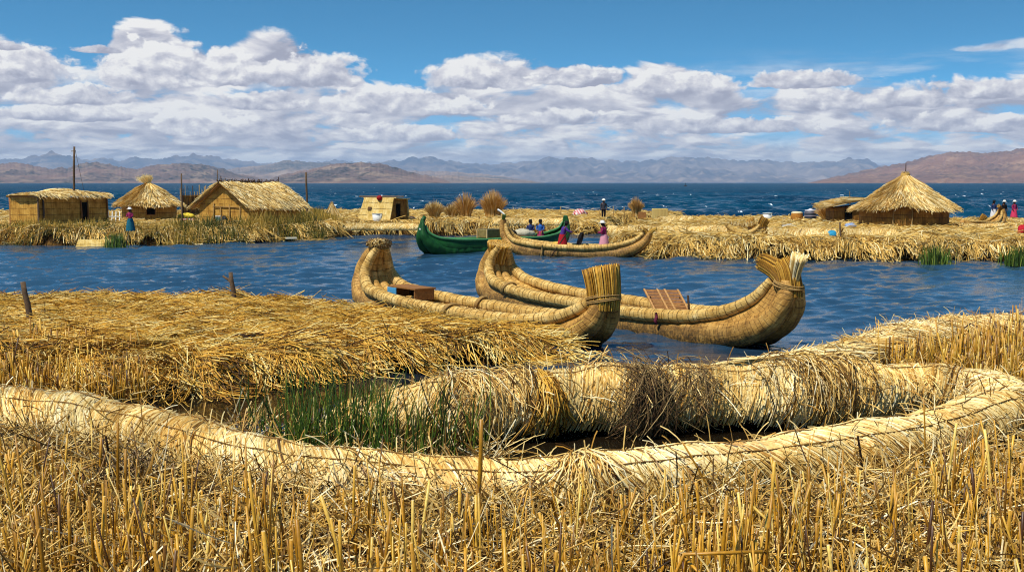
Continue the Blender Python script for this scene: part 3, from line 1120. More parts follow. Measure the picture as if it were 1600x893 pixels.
mb.tubes(pts, g.uniform(0.006, 0.012, n), 3, tone, smooth=False)
# straying stalks that poke out
n = 1600
xy = plat.sample(n, g, 0.3, 2.8)
a = g.uniform(0, 6.28, n)
el = np.abs(g.normal(0.25, 0.25, n))
L = g.uniform(0.25, 0.8, n)
d = np.stack([np.cos(a) * np.cos(el), np.sin(a) * np.cos(el), np.sin(el)], -1)
p0 = np.concatenate([xy, plat.h(xy[:, 0], xy[:, 1])[:, None]], 1)
pts = p0[:, None] + d[:, None] * (np.linspace(0, 1, 3)[None, :, None] * L[:, None, None])
pts[:, :, 2] -= 0.15 * np.linspace(0, 1, 3)[None] ** 2 * L[:, None]
mb.tubes(pts, g.uniform(0.005, 0.009, n), 3, np.clip(g.normal(0.65, 0.25, n), 0, 1), smooth=False)
tag(mb.build("platform_straw", GOLD), kind='stuff')

# marsh floor in front of and under the rolls
marsh = Ground(pxpoly([(-500, 668), (0, 668), (200, 700), (330, 735), (520, 765), (760, 778), (980, 765), (1250, 742), (1480, 700), (1600, 660), (1640, 600), (1540, 570), (1480, 545), (1900, 535), (2100, 600)]) +
               [(11, 6.5), (-11, 6.5)], 0.13, 0.8, 0.075, 141, 1.1, low=-0.2)
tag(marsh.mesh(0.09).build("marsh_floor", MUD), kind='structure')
marshL = Ground(pxpoly([(-400, 655), (0, 655), (160, 655), (245, 640), (270, 610), (180, 560), (0, 545), (-400, 545)]), 0.10, 0.5, 0.05, 151, 1.1, low=-0.2)
tag(marshL.mesh(0.12).build("marsh_bank", MUD), kind='structure')


# ------------------------------------------------------------------ rolls of reed round the pond
def roll(name, label, ctrl, rh, rv, seed, nbl, mat, span=(-30, 205), slant=0.35, wid=(0.008, 0.016), ropes=(68, 112), messy=0.02, core=GMAT, sparse=0.0):
    """ctrl: rows (x, y, z, scale) of the centre line"""
    g = rng_(seed)
    c = spline(ctrl, 240)
    ctr, sc = c[:, :3], c[:, 3]
    seg = np.linalg.norm(np.diff(ctr, axis=0), axis=1)
    s = np.concatenate([[0], np.cumsum(seg)])
    Lt = s[-1]
    T = unit(np.gradient(ctr, axis=0) * np.array([1, 1, 0]))
    N = np.stack([-T[:, 1], T[:, 0], np.zeros(len(T))], -1)

    def at(ss, th, off):
        i = np.clip(ss / Lt, 0, 1)
        cx = np.stack([np.interp(i * Lt, s, ctr[:, k]) for k in range(3)], -1)
        nn = np.stack([np.interp(i * Lt, s, N[:, k]) for k in range(3)], -1)
        q = np.interp(i * Lt, s, sc)
        lump = 1 + 0.06 * np.sin(ss * 1.9 + seed) + 0.045 * np.sin(ss * 4.3 + 2 * seed) + 0.02 * np.sin(ss * 9.1 + th * 2)
        # overrun the ends a little
        ex = (ss - np.clip(ss, 0, Lt))[..., None]
        tt = np.stack([np.interp(i * Lt, s, T[:, k]) for k in range(3)], -1)
        rr = q * lump
        return cx + ex * tt + nn * ((rr * rh + off) * np.cos(th))[..., None] + np.array([0, 0, 1.0]) * ((rr * rv + off) * np.sin(th))[..., None]

    mid = ctr[len(ctr) // 2]
    root = thing(name, label, "reed roll", (mid[0], mid[1], 0))
    mb = MB()
    th = np.linspace(0, 2 * math.pi, 21)[:-1]
    ss = np.linspace(0, Lt, 200)
    pts = at(np.repeat(ss[:, None], 20, 1), np.repeat(th[None], 200, 0), -0.05)
    pts[0] = pts[0].mean(0) + (pts[0] - pts[0].mean(0)) * 0.5
    pts[-1] = pts[-1].mean(0) + (pts[-1] - pts[-1].mean(0)) * 0.5
    mb.grid(pts, wrap=True)
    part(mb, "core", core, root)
    mb = MB()
    K = 9
    s0 = g.uniform(-0.1, Lt + 0.1, nbl)
    a0 = R(span[0]) + g.uniform(-0.2, 1.2, nbl)
    a1 = R(span[1]) - g.uniform(-0.2, 1.2, nbl)
    full = g.random(nbl) < 0.7
    midr = g.uniform(R(15), R(165), nbl)
    half = g.uniform(0.35, 0.8, nbl)
    a0 = np.where(full, a0, midr - half)
    a1 = np.where(full, a1, midr + half)
    u = np.linspace(0, 1, K)
    TH = a0[:, None] + (a1 - a0)[:, None] * u[None]
    stray = np.where(g.random(nbl) < 0.09, 0.40, 0.05)
    sl = slant * (1 + 0.5 * np.sin(s0 * 0.9 + seed)) + g.normal(0, 1, nbl) * stray
    SS = s0[:, None] + (sl * rh)[:, None] * (TH - R(90)) + (g.normal(0, 0.012, nbl)[:, None] * np.sin(u * 6)[None])
    OFF = g.uniform(-0.022, 0.03, nbl)[:, None] + np.abs(g.normal(0, messy, nbl))[:, None] * (np.abs(u - 0.5) * 2)[None] ** 4
    pts = at(SS, TH, OFF)
    pts[:, :, 2] = np.maximum(pts[:, :, 2], -0.1)
    tone = np.clip(0.60 + 0.16 * np.sin(s0 * 2.3 + seed) * np.sin(s0 * 0.9) + g.normal(0, 0.17, nbl), 0, 1)
    tone = np.where(g.random(nbl) < 0.07, g.uniform(0, 0.2, nbl), tone)
    taper = np.array([0.6, 1, 1, 1, 1, 1, 1, 0.9, 0.4])
    mb.tubes(pts, g.uniform(*wid, nbl)[:, None] * taper[None], 4, tone, smooth=False)
    # loose ends
    nl = int(nbl * 0.13)
    s0 = g.uniform(0, Lt, nl)
    th0 = g.uniform(R(0), R(180), nl)
    p0 = at(s0, th0, 0.01)
    nrm = unit(p0 - at(s0, th0, -0.2))
    d = unit(nrm * 0.45 + g.normal(0, 0.6, (nl, 3)))
    L = g.uniform(0.15, 0.55, nl)
    tt = np.linspace(0, 1, 4)
    q = p0[:, None] + d[:, None] * (tt[None, :, None] * L[:, None, None])
    q[:, :, 2] -= (tt ** 2)[None] * 0.3 * L[:, None]
    mb.tubes(q, g.uniform(0.004, 0.009, nl), 3, np.clip(g.normal(0.5, 0.28, nl), 0, 1), smooth=False)
    part(mb, "reed_cover", mat, root)
    for r_ in ropes:
        mb = MB()
        ss = np.linspace(0, Lt, 260)
        thv = R(r_) + 0.05 * np.sin(ss * 1.3 + r_) + 0.02 * np.sin(ss * 4.1)
        pts = at(ss, thv, 0.042 + 0.008 * np.sin(ss * 7))
        mb.tubes(pts[None], 0.009, 5, 0.5)
        part(mb, "binding_rope", ROPEM, root)
    return at, Lt


def ctr_px(rows):
    return np.array([[*P(px, py, z), s] for px, py, z, s in rows])


atA, LA = roll("reed_roll", "long pale reed roll with tied rope curving along the near rim of the pond",
     ctr_px([(-260, 618, .32, 1), (-100, 630, .32, 1), (0, 643, .32, 1.0), (120, 657, .32, 1.0), (230, 678, .32, .95), (330, 705, .32, .9), (450, 734, .28, .92), (600, 755, .24, .92), (760, 763, .22, .92),
             (900, 760, .23, .95), (1050, 747, .24, 1), (1200, 730, .26, 1), (1350, 706, .30, 1), (1470, 680, .32, 1.0), (1545, 655, .32, .98), (1588, 634, .32, .9)]),
     0.46, 0.38, 501, 7200, PALE, slant=0.55, wid=(0.010, 0.019), ropes=(88, 128), span=(-25, 205))
atB, LB = roll("reed_roll", "thick pale reed roll standing along the far side of the pond",
     ctr_px([(1585, 640, .34, .70), (1530, 618, .34, .75), (1440, 612, .38, .85), (1330, 618, .42, .95), (1200, 622, .44, 1), (1050, 624, .44, 1), (920, 628, .44, 1), (800, 636, .44, 1.0),
             (700, 645, .44, .9), (620, 650, .36, .72), (560, 652, .28, .5)]),
     0.66, 0.55, 502, 7600, PALE, slant=-0.28, wid=(0.010, 0.020), ropes=(72,))
atC, LC = roll("reed_roll", "flattened pale reed roll rising to the right behind the stubble",
     ctr_px([(1215, 574, .12, .5), (1290, 566, .2, .7), (1370, 549, .28, .9), (1440, 533, .32, 1.0), (1500, 525, .34, 1.05), (1600, 524, .34, 1.0), (1720, 522, .34, 1.0), (1850, 520, .34, 1)]),
     0.62, 0.42, 503, 6000, PALE, slant=1.1, wid=(0.010, 0.019), ropes=(), messy=0.06)

# ------------------------------------------------------------------ stubble and litter
def px_of(xy):
    return topix(np.concatenate([xy, np.zeros((len(xy), 1))], 1))


def near_limit(px):
    return np.interp(px, [-600, 0, 230, 330, 450, 600, 760, 900, 1050, 1200, 1350, 1470, 1545, 1700, 2200],
                     [692, 706, 742, 772, 797, 812, 818, 814, 802, 788, 768, 745, 722, 694, 640])


def stubble(mb, xy, z0, g, hmin, hmax, rmin, rmax, lean, tonec=0.5):
    n = len(xy)
    big = 1 + 0.38 * sn(xy[:, 0], xy[:, 1], 1.3, 77) + 0.25 * sn(xy[:, 0], xy[:, 1], 0.4, 78)
    hh = (hmin + (hmax - hmin) * g.random(n) ** 1.15) * np.clip(big, 0.45, 1.6)
    L = stems(n, xy, z0, hh, g, lean, 4, bend=0.06)
    # some are snapped and hang over
    br = g.random(n) < 0.14
    d = g.normal(0, 1, (n, 2))
    L[br, 3, :2] += d[br] * (hh[br] * 0.16)[:, None]
    L[br, 3, 2] -= hh[br] * g.uniform(0.15, 0.5, br.sum())
    rr = np.where(g.random(n) < 0.6, g.uniform(0.004, 0.010, n), rmin + (rmax - rmin) * g.random(n))
    mb.tubes(L, rr[:, None] * np.array([1.0, 0.97, 0.92, 0.85])[None], 6, np.clip(g.normal(tonec, 0.27, n), 0, 1), cap=1, capmat=1)
    return L


g = rng_(601)
mb = MB()
n = 17500
yy = 8.2 + 8.5 * g.random(n) ** 1.0
xx = g.uniform(-1, 1, n) * (0.47 * yy + 4.0)
xy = np.stack([xx, yy], -1)
px, py = px_of(xy)
clump = 1.2 * sn(xx, yy, 0.55, 602) + 0.8 * sn(xx, yy, 2.2, 603)
ok = (py > near_limit(px) - 4) & (clump > g.normal(0.05, 0.40, n))
# a few openings where the water shows
for (cx, cy_, rx, ry) in ((960, 812, 60, 22), (1240, 778, 90, 16), (1575, 705, 40, 14)):
    ok &= ((px - cx) / rx) ** 2 + ((py - cy_) / ry) ** 2 > 1
xy = xy[ok]
z0 = marsh.h(xy[:, 0], xy[:, 1]) - 0.1
px, py = px_of(xy)
clear = np.clip((py - near_limit(px)) / 90, 0, 1)
for band in range(4):
    pick = (clear >= band / 4) & (clear < (band + 1) / 4 + (1 if band == 3 else 0))
    stubble(mb, xy[pick], z0[pick], g, 0.16 + 0.02 * band, (0.20, 0.36, 0.68, 0.98)[band], 0.009, 0.021, 0.13)
tag(mb.build("reed_stubble", [OCHRE, CUT]), kind='stuff')
print('stubble', len(xy))

mb = MB()
n = 30000
yy = 8.2 + 9.5 * g.random(n)
xx = g.uniform(-1, 1, n) * (0.47 * yy + 4.0)
xy = np.stack([xx, yy], -1)
px, py = px_of(xy)
ok = (py > near_limit(px) - 12)
for (cx, cy_, rx, ry) in ((960, 812, 60, 22), (1240, 778, 90, 16), (1575, 705, 40, 14)):
    ok &= (((px - cx) / rx) ** 2 + ((py - cy_) / ry) ** 2 > 1) | (g.random(n) < 0.06)
xy = xy[ok]
n = len(xy)
a = g.uniform(0, 6.28, n)
el = np.abs(g.normal(0.15, 0.45, n))
L = g.uniform(0.12, 0.60, n)
d = np.stack([np.cos(a) * np.cos(el), np.sin(a) * np.cos(el), np.sin(el)], -1)
p0 = np.concatenate([xy, (marsh.h(xy[:, 0], xy[:, 1]) + np.abs(g.normal(0.0, 0.17, n)))[:, None]], 1)
tt = np.linspace(0, 1, 4)
pts = p0[:, None] + d[:, None] * (tt[None, :, None] * L[:, None, None])
bend = g.normal(0, 0.13, (n, 3))
pts += bend[:, None] * (tt ** 2)[None, :, None]
pts[:, :, 2] = np.maximum(pts[:, :, 2], 0.0)
mb.tubes(pts, g.uniform(0.003, 0.010, n), 3, np.clip(g.normal(0.52, 0.24, n), 0, 1), smooth=False)
# long bent dead leaves between the stems
n = 1500
yy = 8.4 + 7.5 * g.random(n)
xx = g.uniform(-1, 1, n) * (0.47 * yy)
xy = np.stack([xx, yy], -1)
px, py = px_of(xy)
ok = py > near_limit(px) + 8
xy = xy[ok]
n = len(xy)
a = g.uniform(0, 6.28, n)
el = g.uniform(0.2, 1.2, n)
L = g.uniform(0.4, 1.0, n)
d = np.stack([np.cos(a) * np.cos(el), np.sin(a) * np.cos(el), np.sin(el)], -1)
p0 = np.concatenate([xy, np.full((n, 1), 0.08)], 1)
tt = np.linspace(0, 1, 7)
pts = p0[:, None] + d[:, None] * (tt[None, :, None] * L[:, None, None])
pts[:, :, 2] -= (tt ** 3)[None] * (0.5 * L * g.uniform(0, 1, n))[:, None]
pts[:, :, :2] += (tt ** 2)[None, :, None] * g.normal(0, 0.15, (n, 1, 2))
mb.tubes(pts, g.uniform(0.004, 0.009, n)[:, None] * np.array([1, 1, 1, .9, .8, .6, .3])[None], 3, np.clip(g.normal(0.62, 0.25, n), 0, 1))
tag(mb.build("straw_litter", LITTER), kind='stuff')

# stubble at the left behind the near roll, and at the right behind the far one
mb = MB()
gl = rng_(611)
q = np.array(pxpoly([(-260, 640), (0, 632), (150, 640), (232, 640), (230, 605), (150, 580), (0, 570), (-260, 570)]))
GL = Ground(q, 0, 1)
xy = GL.sample(2600, gl, 0.0)
cl = sn(xy[:, 0], xy[:, 1], 0.9, 612)
xy = xy[cl > -0.8]
stubble(mb, xy, np.zeros(len(xy)), gl, 0.35, 0.8, 0.010, 0.022, 0.07)
q = np.array(pxpoly([(1370, 590), (1440, 598), (1560, 625), (1660, 660), (1760, 640), (1760, 545), (1600, 545), (1450, 560)]))
GR = Ground(q, 0, 1)
xy = GR.sample(2600, gl, 0.0)
cl = sn(xy[:, 0], xy[:, 1], 0.9, 613)
xy = xy[cl > -0.6]
stubble(mb, xy, np.zeros(len(xy)), gl, 0.35, 0.85, 0.010, 0.022, 0.10)
tag(mb.build("reed_stubble", [OCHRE, CUT]), kind='stuff')
mb = MB()
for G_ in (GL, GR):
    xy = G_.sample(2600, gl, -0.1)
    n = len(xy)
    a = gl.uniform(0, 6.28, n)
    el = np.abs(gl.normal(0.2, 0.45, n))
    L = gl.uniform(0.2, 0.7, n)
    d = np.stack([np.cos(a) * np.cos(el), np.sin(a) * np.cos(el), np.sin(el)], -1)
    p0 = np.concatenate([xy, np.abs(gl.normal(0.05, 0.15, n))[:, None]], 1)
    pts = p0[:, None] + d[:, None] * (np.linspace(0, 1, 3)[None, :, None] * L[:, None, None])
    mb.tubes(pts, gl.uniform(0.004, 0.011, n), 3, np.clip(gl.normal(0.45, 0.25, n), 0, 1), smooth=False)
tag(mb.build("straw_litter", LITTER), kind='stuff')
mr = Ground(q, 0.10, 0.4, 0.05, 161, 1.1, low=-0.2)
tag(mr.mesh(0.12).build("marsh_ground", MUD), kind='structure')

# green reeds standing in the pond
g = rng_(621)
mb = MB()
spots = []
for (cx, cy_, rx, ry, k) in ((520, 700, 80, 26, 330), (465, 705, 35, 18, 60), (640, 712, 75, 22, 190), (580, 690, 70, 22, 120), (700, 705, 60, 16, 70), (410, 690, 20, 10, 14), (385, 672, 12, 8, 8)):
    r_ = np.sqrt(g.random(k))
    t_ = g.uniform(0, 6.28, k)
    for i in range(k):
        spots.append(P(cx + rx * r_[i] * math.cos(t_[i]), cy_ + ry * r_[i] * math.sin(t_[i]), 0)[:2])
xy = np.array(spots)
keep = g.random(len(xy)) < 0.72
xy = xy[keep]
n = len(xy)
hh = g.uniform(0.35, 1.25, n) * np.where(g.random(n) < 0.15, 1.25, 1.0)
L = stems(n, xy, np.full(n, -0.05), hh, g, 0.13, 5, bend=0.14)
mb.tubes(L, g.uniform(0.005, 0.013, n)[:, None] * np.array([1, 1, .9, .65, .12])[None], 4, np.clip(g.normal(0.36, 0.24, n), 0, 1))
tag(mb.build("green_reeds", GREEN), kind='stuff')
# dead stalks among them and in the pond
mb = MB()
n = 700
pxs = g.uniform(360, 800, n)
pys = np.interp(pxs, [360, 450, 600, 800], [675, 700, 712, 715]) + g.normal(0, 10, n)
p0 = np.array([P(a_, b_, 0) for a_, b_ in zip(pxs, pys)])
a = g.uniform(0, 6.28, n)
el = np.abs(g.normal(0.5, 0.5, n))
L = g.uniform(0.2, 0.8, n)
d = np.stack([np.cos(a) * np.cos(el), np.sin(a) * np.cos(el), np.sin(el)], -1)
pts = p0[:, None] + d[:, None] * (np.linspace(0, 1, 4)[None, :, None] * L[:, None, None])
mb.tubes(pts, g.uniform(0.004, 0.010, n), 3, np.clip(g.normal(0.5, 0.3, n), 0, 1), smooth=False)
tag(mb.build("dead_pond_reeds", LITTER), kind='stuff')

# dark dry bush and straw sheaf resting on the far roll
def bush(name, label, cat, c, r, n, mat, seed, up=0.6):
    g = rng_(seed)
    mb = MB()
    K = 7
    d = unit(g.normal(0, 1, (n, 3)) + np.array([0, -0.4, up]))
    p = np.tile(np.asarray(c, float)[None], (n, 1)) + g.normal(0, 0.25, (n, 3)) * r * np.array([1.2, .7, .8])
    pts = [p]
    for i in range(K - 1):
        d = unit(d + g.normal(0, 0.55, (n, 3)))
        p = p + d * np.asarray(r) * 0.22
        pts.append(p)
    pts = np.stack(pts, 1)
    pts[:, :, 2] = np.maximum(pts[:, :, 2], 0.02)
    mb.tubes(pts, g.uniform(0.004, 0.009, n), 3, smooth=False, seed=seed)
    # small curled leaves
    k = n * 8
    lf = pts.reshape(-1, 3)[g.integers(0, n * K, k)]
    e1 = unit(g.normal(0, 1, (k, 3))) * g.uniform(0.01, 0.03, k)[:, None]
    e2 = unit(g.normal(0, 1, (k, 3))) * g.uniform(0.01, 0.03, k)[:, None]
    v = np.stack([lf - e1, lf - e2, lf + e1, lf + e2], 1)
    mb.add(v.reshape(-1, 3), np.arange(k * 4).reshape(-1, 4), np.clip(g.normal(.35, .2, k), 0, 1))
    o = mb.build(name, mat, loc=c)
    return tag(o, label, cat)


bush("dry_bush", "greyish dry weed tangle in the stubble left of the foreground", "bush", P(205, 772, 0.15) + np.array([0, 0, .1]), 0.42, 420, straw_mat("grey_weed", ['#4a3824', '#7a6040', '#a08458', '#c0a878']), 632)


def fan(name, label, cat, top, base_c, n, spread, seed, mat, rad=(0.006, 0.012), sag=0.1):
    """a sheaf tied at its top whose stalks spread downwards"""
    g = rng_(seed)
    top, base_c = np.asarray(top, float), np.asarray(base_c, float)
    mb = MB()
    e = base_c + g.normal(0, 1, (n, 3)) * np.array(spread)
    s = top + g.normal(0, 0.035, (n, 3))
    t = np.linspace(0, 1, 5)
    pts = s[:, None] * (1 - t)[None, :, None] + e[:, None] * t[None, :, None]
    pts[:, :, 1] -= (np.sin(t * math.pi) * sag)[None]
    pts[:, :, 2] = np.maximum(pts[:, :, 2], -0.05)
    mb.tubes(pts, g.uniform(*rad, n), 4, np.clip(g.normal(.55, .25, n), 0, 1))
    o = mb.build(name, mat, loc=tuple(base_c))
    return tag(o, label, cat)


WEED = straw_mat("dried_weed", ['#38261a', '#644c34', '#8a7048', '#b09464'], 0.85, 0.1, 3)


def drape(name, label, at, s_c, th_a, th_b, n, ws, wt, seed, mat, rad=(0.006, 0.013), lift=.10, mess=0.0):
    """stalks hanging over a roll, gathered at th_a and splayed at th_b (angles round the roll, 90 = top)"""
    g = rng_(seed)
    t = np.linspace(0, 1, 6)
    k = g.normal(0, 1, n)
    ss = s_c + k[:, None] * (ws + (wt - ws) * t[None] ** 1.4) + g.normal(0, .03, (n, 6))
    th = np.radians(th_a + g.normal(0, 7, n)[:, None] + (th_b - th_a) * t[None] * g.uniform(.55, 1.1, n)[:, None])
    if mess:
        tilt = g.normal(0, mess, n)
        th = th + np.radians(g.normal(0, 30, n))[:, None]
        ss = s_c + k[:, None] * wt + tilt[:, None] * (t - .5)[None] + g.normal(0, .02, (n, 6))
    off = .04 + lift * g.random(n)[:, None] + .12 * g.random(n)[:, None] * np.sin(t * 3.0)[None]
    pts = at(ss, th, off)
    pts[:, :, 2] = np.maximum(pts[:, :, 2], -0.05)
    mb = MB()
    mb.tubes(pts, g.uniform(*rad, n), 4, np.clip(g.normal(.5, .27, n), 0, 1))
    o = mb.build(name, mat, loc=tuple(pts[:, 0].mean(0)))
    return tag(o, label, "sheaf" if name == "straw_sheaf" else "dry weeds")


def s_at(at, L, px):
    """how far along a roll the place seen at this column lies"""
    q = np.linspace(0, L, 400)
    p = at(q, np.full(400, R(60)), np.zeros(400))
    return q[np.argmin(np.abs(topix(p)[0] - px) + 1e3 * (p[:, 2] < 0))]


drape("straw_sheaf", "golden straw sheaf splayed down the far pond roll, left of the dark bush", atB, s_at(atB, LB, 848), 62, -25, 150, .06, .18, 641, GOLD)
drape("straw_sheaf", "thin loose straw wisps hanging from the far roll left of the golden sheaf", atB, s_at(atB, LB, 815), 75, -20, 45, .05, .16, 645, LITTER, rad=(.004, .009), mess=.2)
drape("straw_sheaf", "pale loose straw hanging over the far roll where the green reeds end", atB, s_at(atB, LB, 745), 85, -25, 110, .12, .30, 642, PALE, rad=(.004, .010), mess=.25)
drape("straw_sheaf", "brown tangled straw on the far pond roll below its right bend", atB, s_at(atB, LB, 1285), 95, -20, 150, .20, .42, 643, LITTER, rad=(.004, .010), mess=.35)
drape("dry_weed_patch", "dark brown patch of dried weed hanging down the far pond roll", atB, s_at(atB, LB, 1003), 36, -35, 300, .10, .20, 646, WEED, rad=(.003, .008), lift=.26, mess=.6)
drape("dry_weed_patch", "small brown dried weed wisp right of the large dark patch", atB, s_at(atB, LB, 1090), 60, 0, 60, .06, .12, 647, WEED, rad=(.003, .007), mess=.4)
sA = s_at(atA, LA, 900)
drape("straw_sheaf", "straw bundle fraying out of the near roll at its middle", atA, sA, 110, 195, 130, .10, .36, 644, PALE)

# a few stalks tall enough to stand out one by one
tall = [((738, 850), (752, 655), .030, "tallest thick ochre reed stem leaning right in front of the pond"),
        ((1130, 815), (1066, 690), .015, "thin brown reed stem standing before the bright middle of the near roll"),
        ((1440, 780), (1443, 622), .013, "thin bare reed stem rising in front of the right bend of the rolls"),
        ((1490, 800), (1534, 650), .013, "slim reed stem leaning right near the right edge"),
        ((1345, 770), (1340, 680), .020, "dark brown reed stub standing in front of the near roll"),
        ((168, 760), (165, 680), .022, "short dark twig stub poking up before the near roll at left")]
for (b0, t0, r_, lab) in tall:
    a = P(*b0, 0.0)
    b = D(*t0, a[1] - 0.05)
    t = np.linspace(0, 1, 6)[:, None]
    ln = a * (1 - t) + b * t
    ln[:, 0] += 0.03 * np.sin(t[:, 0] * 3.14)
    mb = MB()
    mb.tubes(ln[None], r_ * np.linspace(1, .7, 6), 8, 0.4 if 'dark' not in lab else 0.0, cap=1, capmat=1)
    tag(mb.build("dry_reed", [OCHRE if 'dark' not in lab else BROWN, CUT], loc=tuple(a)), lab, "reed", "single tall stems in the stubble")


# ------------------------------------------------------------------ reed boats
class Frame:
    """boat coordinates: s along the boat from A towards B, w to the left of it, z up"""
    def __init__(self, A, B):
        self.A = np.array([A[0], A[1], 0.0])
        e = np.array([B[0] - A[0], B[1] - A[1], 0.0])
        self.L = np.linalg.norm(e)
        self.e = e / self.L
        self.n = np.array([-self.e[1], self.e[0], 0.0])

    def __call__(self, s, w, z):
        s, w, z = np.broadcast_arrays(np.asarray(s, float), np.asarray(w, float), np.asarray(z, float))
        return self.A + s[..., None] * self.e + w[..., None] * self.n + z[..., None] * np.array([0, 0, 1.0])


def boat_tube(mb, fr, ctrl, side, rnd=0.5, n=240, sides=14, flat=1.0, ties=0.0):
    """ctrl rows: s, w, z, radius"""
    c = spline(ctrl, n)
    pts = fr(c[:, 0], c[:, 1] * side, c[:, 2])
    rr = np.maximum(c[:, 3], 0.015)
    ln = np.concatenate([[0], np.cumsum(np.linalg.norm(np.diff(pts, axis=0), axis=1))])
    rr = rr * (1 + 0.03 * np.sin(ln * 5.1 + side) + 0.02 * np.sin(ln * 11.3 + 2 * side))
    per = ties or 0.45
    rr = rr * (1 - 0.045 * np.exp(-((np.mod(ln, per) - per / 2) / 0.05) ** 2))
    mb.tubes(pts[None], rr[None], sides, rnd, cap=2, st=True)
    if ties:
        T = unit(np.gradient(pts, axis=0))
        tt = np.linspace(0, 2 * math.pi, 15)
        for q in np.arange(per / 2, ln[-1], per):
            i = int(np.argmin(np.abs(ln - q)))
            a_ = unit(np.cross(T[i], [0.01, 0, 1.0]))
            b_ = np.cross(T[i], a_)
            w_ = T[i] * 0.03 * math.sin(q * 7)
            ring = pts[i] + (rr[i] + .004) * (np.cos(tt)[:, None] * a_ + np.sin(tt)[:, None] * b_) + np.cos(tt)[:, None] * w_
            mb.tubes(ring[None], 0.007, 4, 0.5, 1)


def hull_skin(mb, fr, main, rail, n=120):
    """the outer skin of reeds between the keel bundles and the rail, both sides"""
    a = spline(main, n)
    b = spline(rail, n)
    for side in (-1, 1):
        rows = []
        for t in np.linspace(0, 1, 9):
            # bulging section from under the keel bundle to the rail
            w_ = (a[:, 1] + a[:, 3] * 0.15) * (1 - t) + (b[:, 1] - b[:, 3] * 0.15) * t + 0.22 * math.sin(t * math.pi) * np.minimum(a[:, 3] / 0.4, 1) * np.clip(a[:, 1] / 0.3, 0, 1)
            s_ = a[:, 0] * (1 - t) + b[:, 0] * t
            z_ = (a[:, 2] - a[:, 3] * 0.9) * (1 - t) + (b[:, 2] - b[:, 3] * 0.75) * t
            rows.append(fr(s_, w_ * side, z_))
        rows = np.array(rows)
        ln = np.concatenate([[0], np.cumsum(np.linalg.norm(np.diff(rows[4], axis=0), axis=1))])
        st = np.stack(np.broadcast_arrays(ln[None, :], np.linspace(0, 1.6, 9)[:, None]), -1)
        mb.grid(rows, st=st)


def brush(mb, fr, ctrl, n, r0, r1, seed, rad=(0.006, 0.012), K=6, mat=0, tone=0.55, flat=1.0, side=0.0, ragged=0.06):
    """a bundle of cut stalks following ctrl rows (s, w, z), radius growing r0 -> r1 towards its cut end"""
    g = rng_(seed)
    c = spline(ctrl, K)
    ctr = fr(c[:, 0], c[:, 1], c[:, 2])
    T = unit(np.gradient(ctr, axis=0))
    A = unit(np.cross(T, fr.n))
    B = np.broadcast_to(fr.n, A.shape)
    q = np.sqrt(g.random(n))
    ph = g.uniform(0, 6.28, n)
    rr = np.linspace(0, 1, K) ** 1.3 * (r1 - r0) + r0
    pts = ctr[None] + (q * np.cos(ph))[:, None, None] * rr[None, :, None] * A[None] + (q * np.sin(ph))[:, None, None] * (rr * flat)[None, :, None] * B[None]
    ext = 1 + g.normal(0, ragged, n)
    pts[:, -1] = pts[:, -2] + (pts[:, -1] - pts[:, -2]) * ext[:, None]
    mb.tubes(pts, g.uniform(*rad, n), 5, np.clip(g.normal(tone, 0.2, n), 0, 1), mat, cap=1, capmat=mat + 1)


def wrap_rope(mb, fr, c, r, flat, tilt, turns=3, tr=0.02, gap=0.035, seed=0):
    """turns of rope round a neck at (s, w, z); tilt leans the loop"""
    g = rng_(seed)
    c0 = fr(*c)
    t = np.linspace(0, 2 * math.pi, 28)
    ax = unit(fr.e * math.cos(tilt) + np.array([0, 0, 1.0]) * math.sin(tilt))
    up = np.cross(ax, fr.n)
    for i in range(turns):
        o = up * (i - (turns - 1) / 2) * gap
        k = 1 + g.normal(0, 0.02)
        p = c0 + o + r * k * (np.cos(t)[:, None] * ax + flat * np.sin(t)[:, None] * fr.n) + up * (0.02 * np.sin(t + g.uniform(0, 6)))[:, None]
        mb.tubes(p[None], tr, 6, 0.5)


def rope_loop(mb, fr, s, side, w, z, r, seed, tr=0.028):
    """rope handle thrown over the rail"""
    for k in range(3):
        t = np.linspace(-0.9, 3.9, 22)
        p = fr(s + 0.05 * k + 0.18 * np.sin(t * 0.8), side * (w + r * np.cos(t)), z + r * np.sin(t))
        mb.tubes(p[None], tr, 6, 0.5)


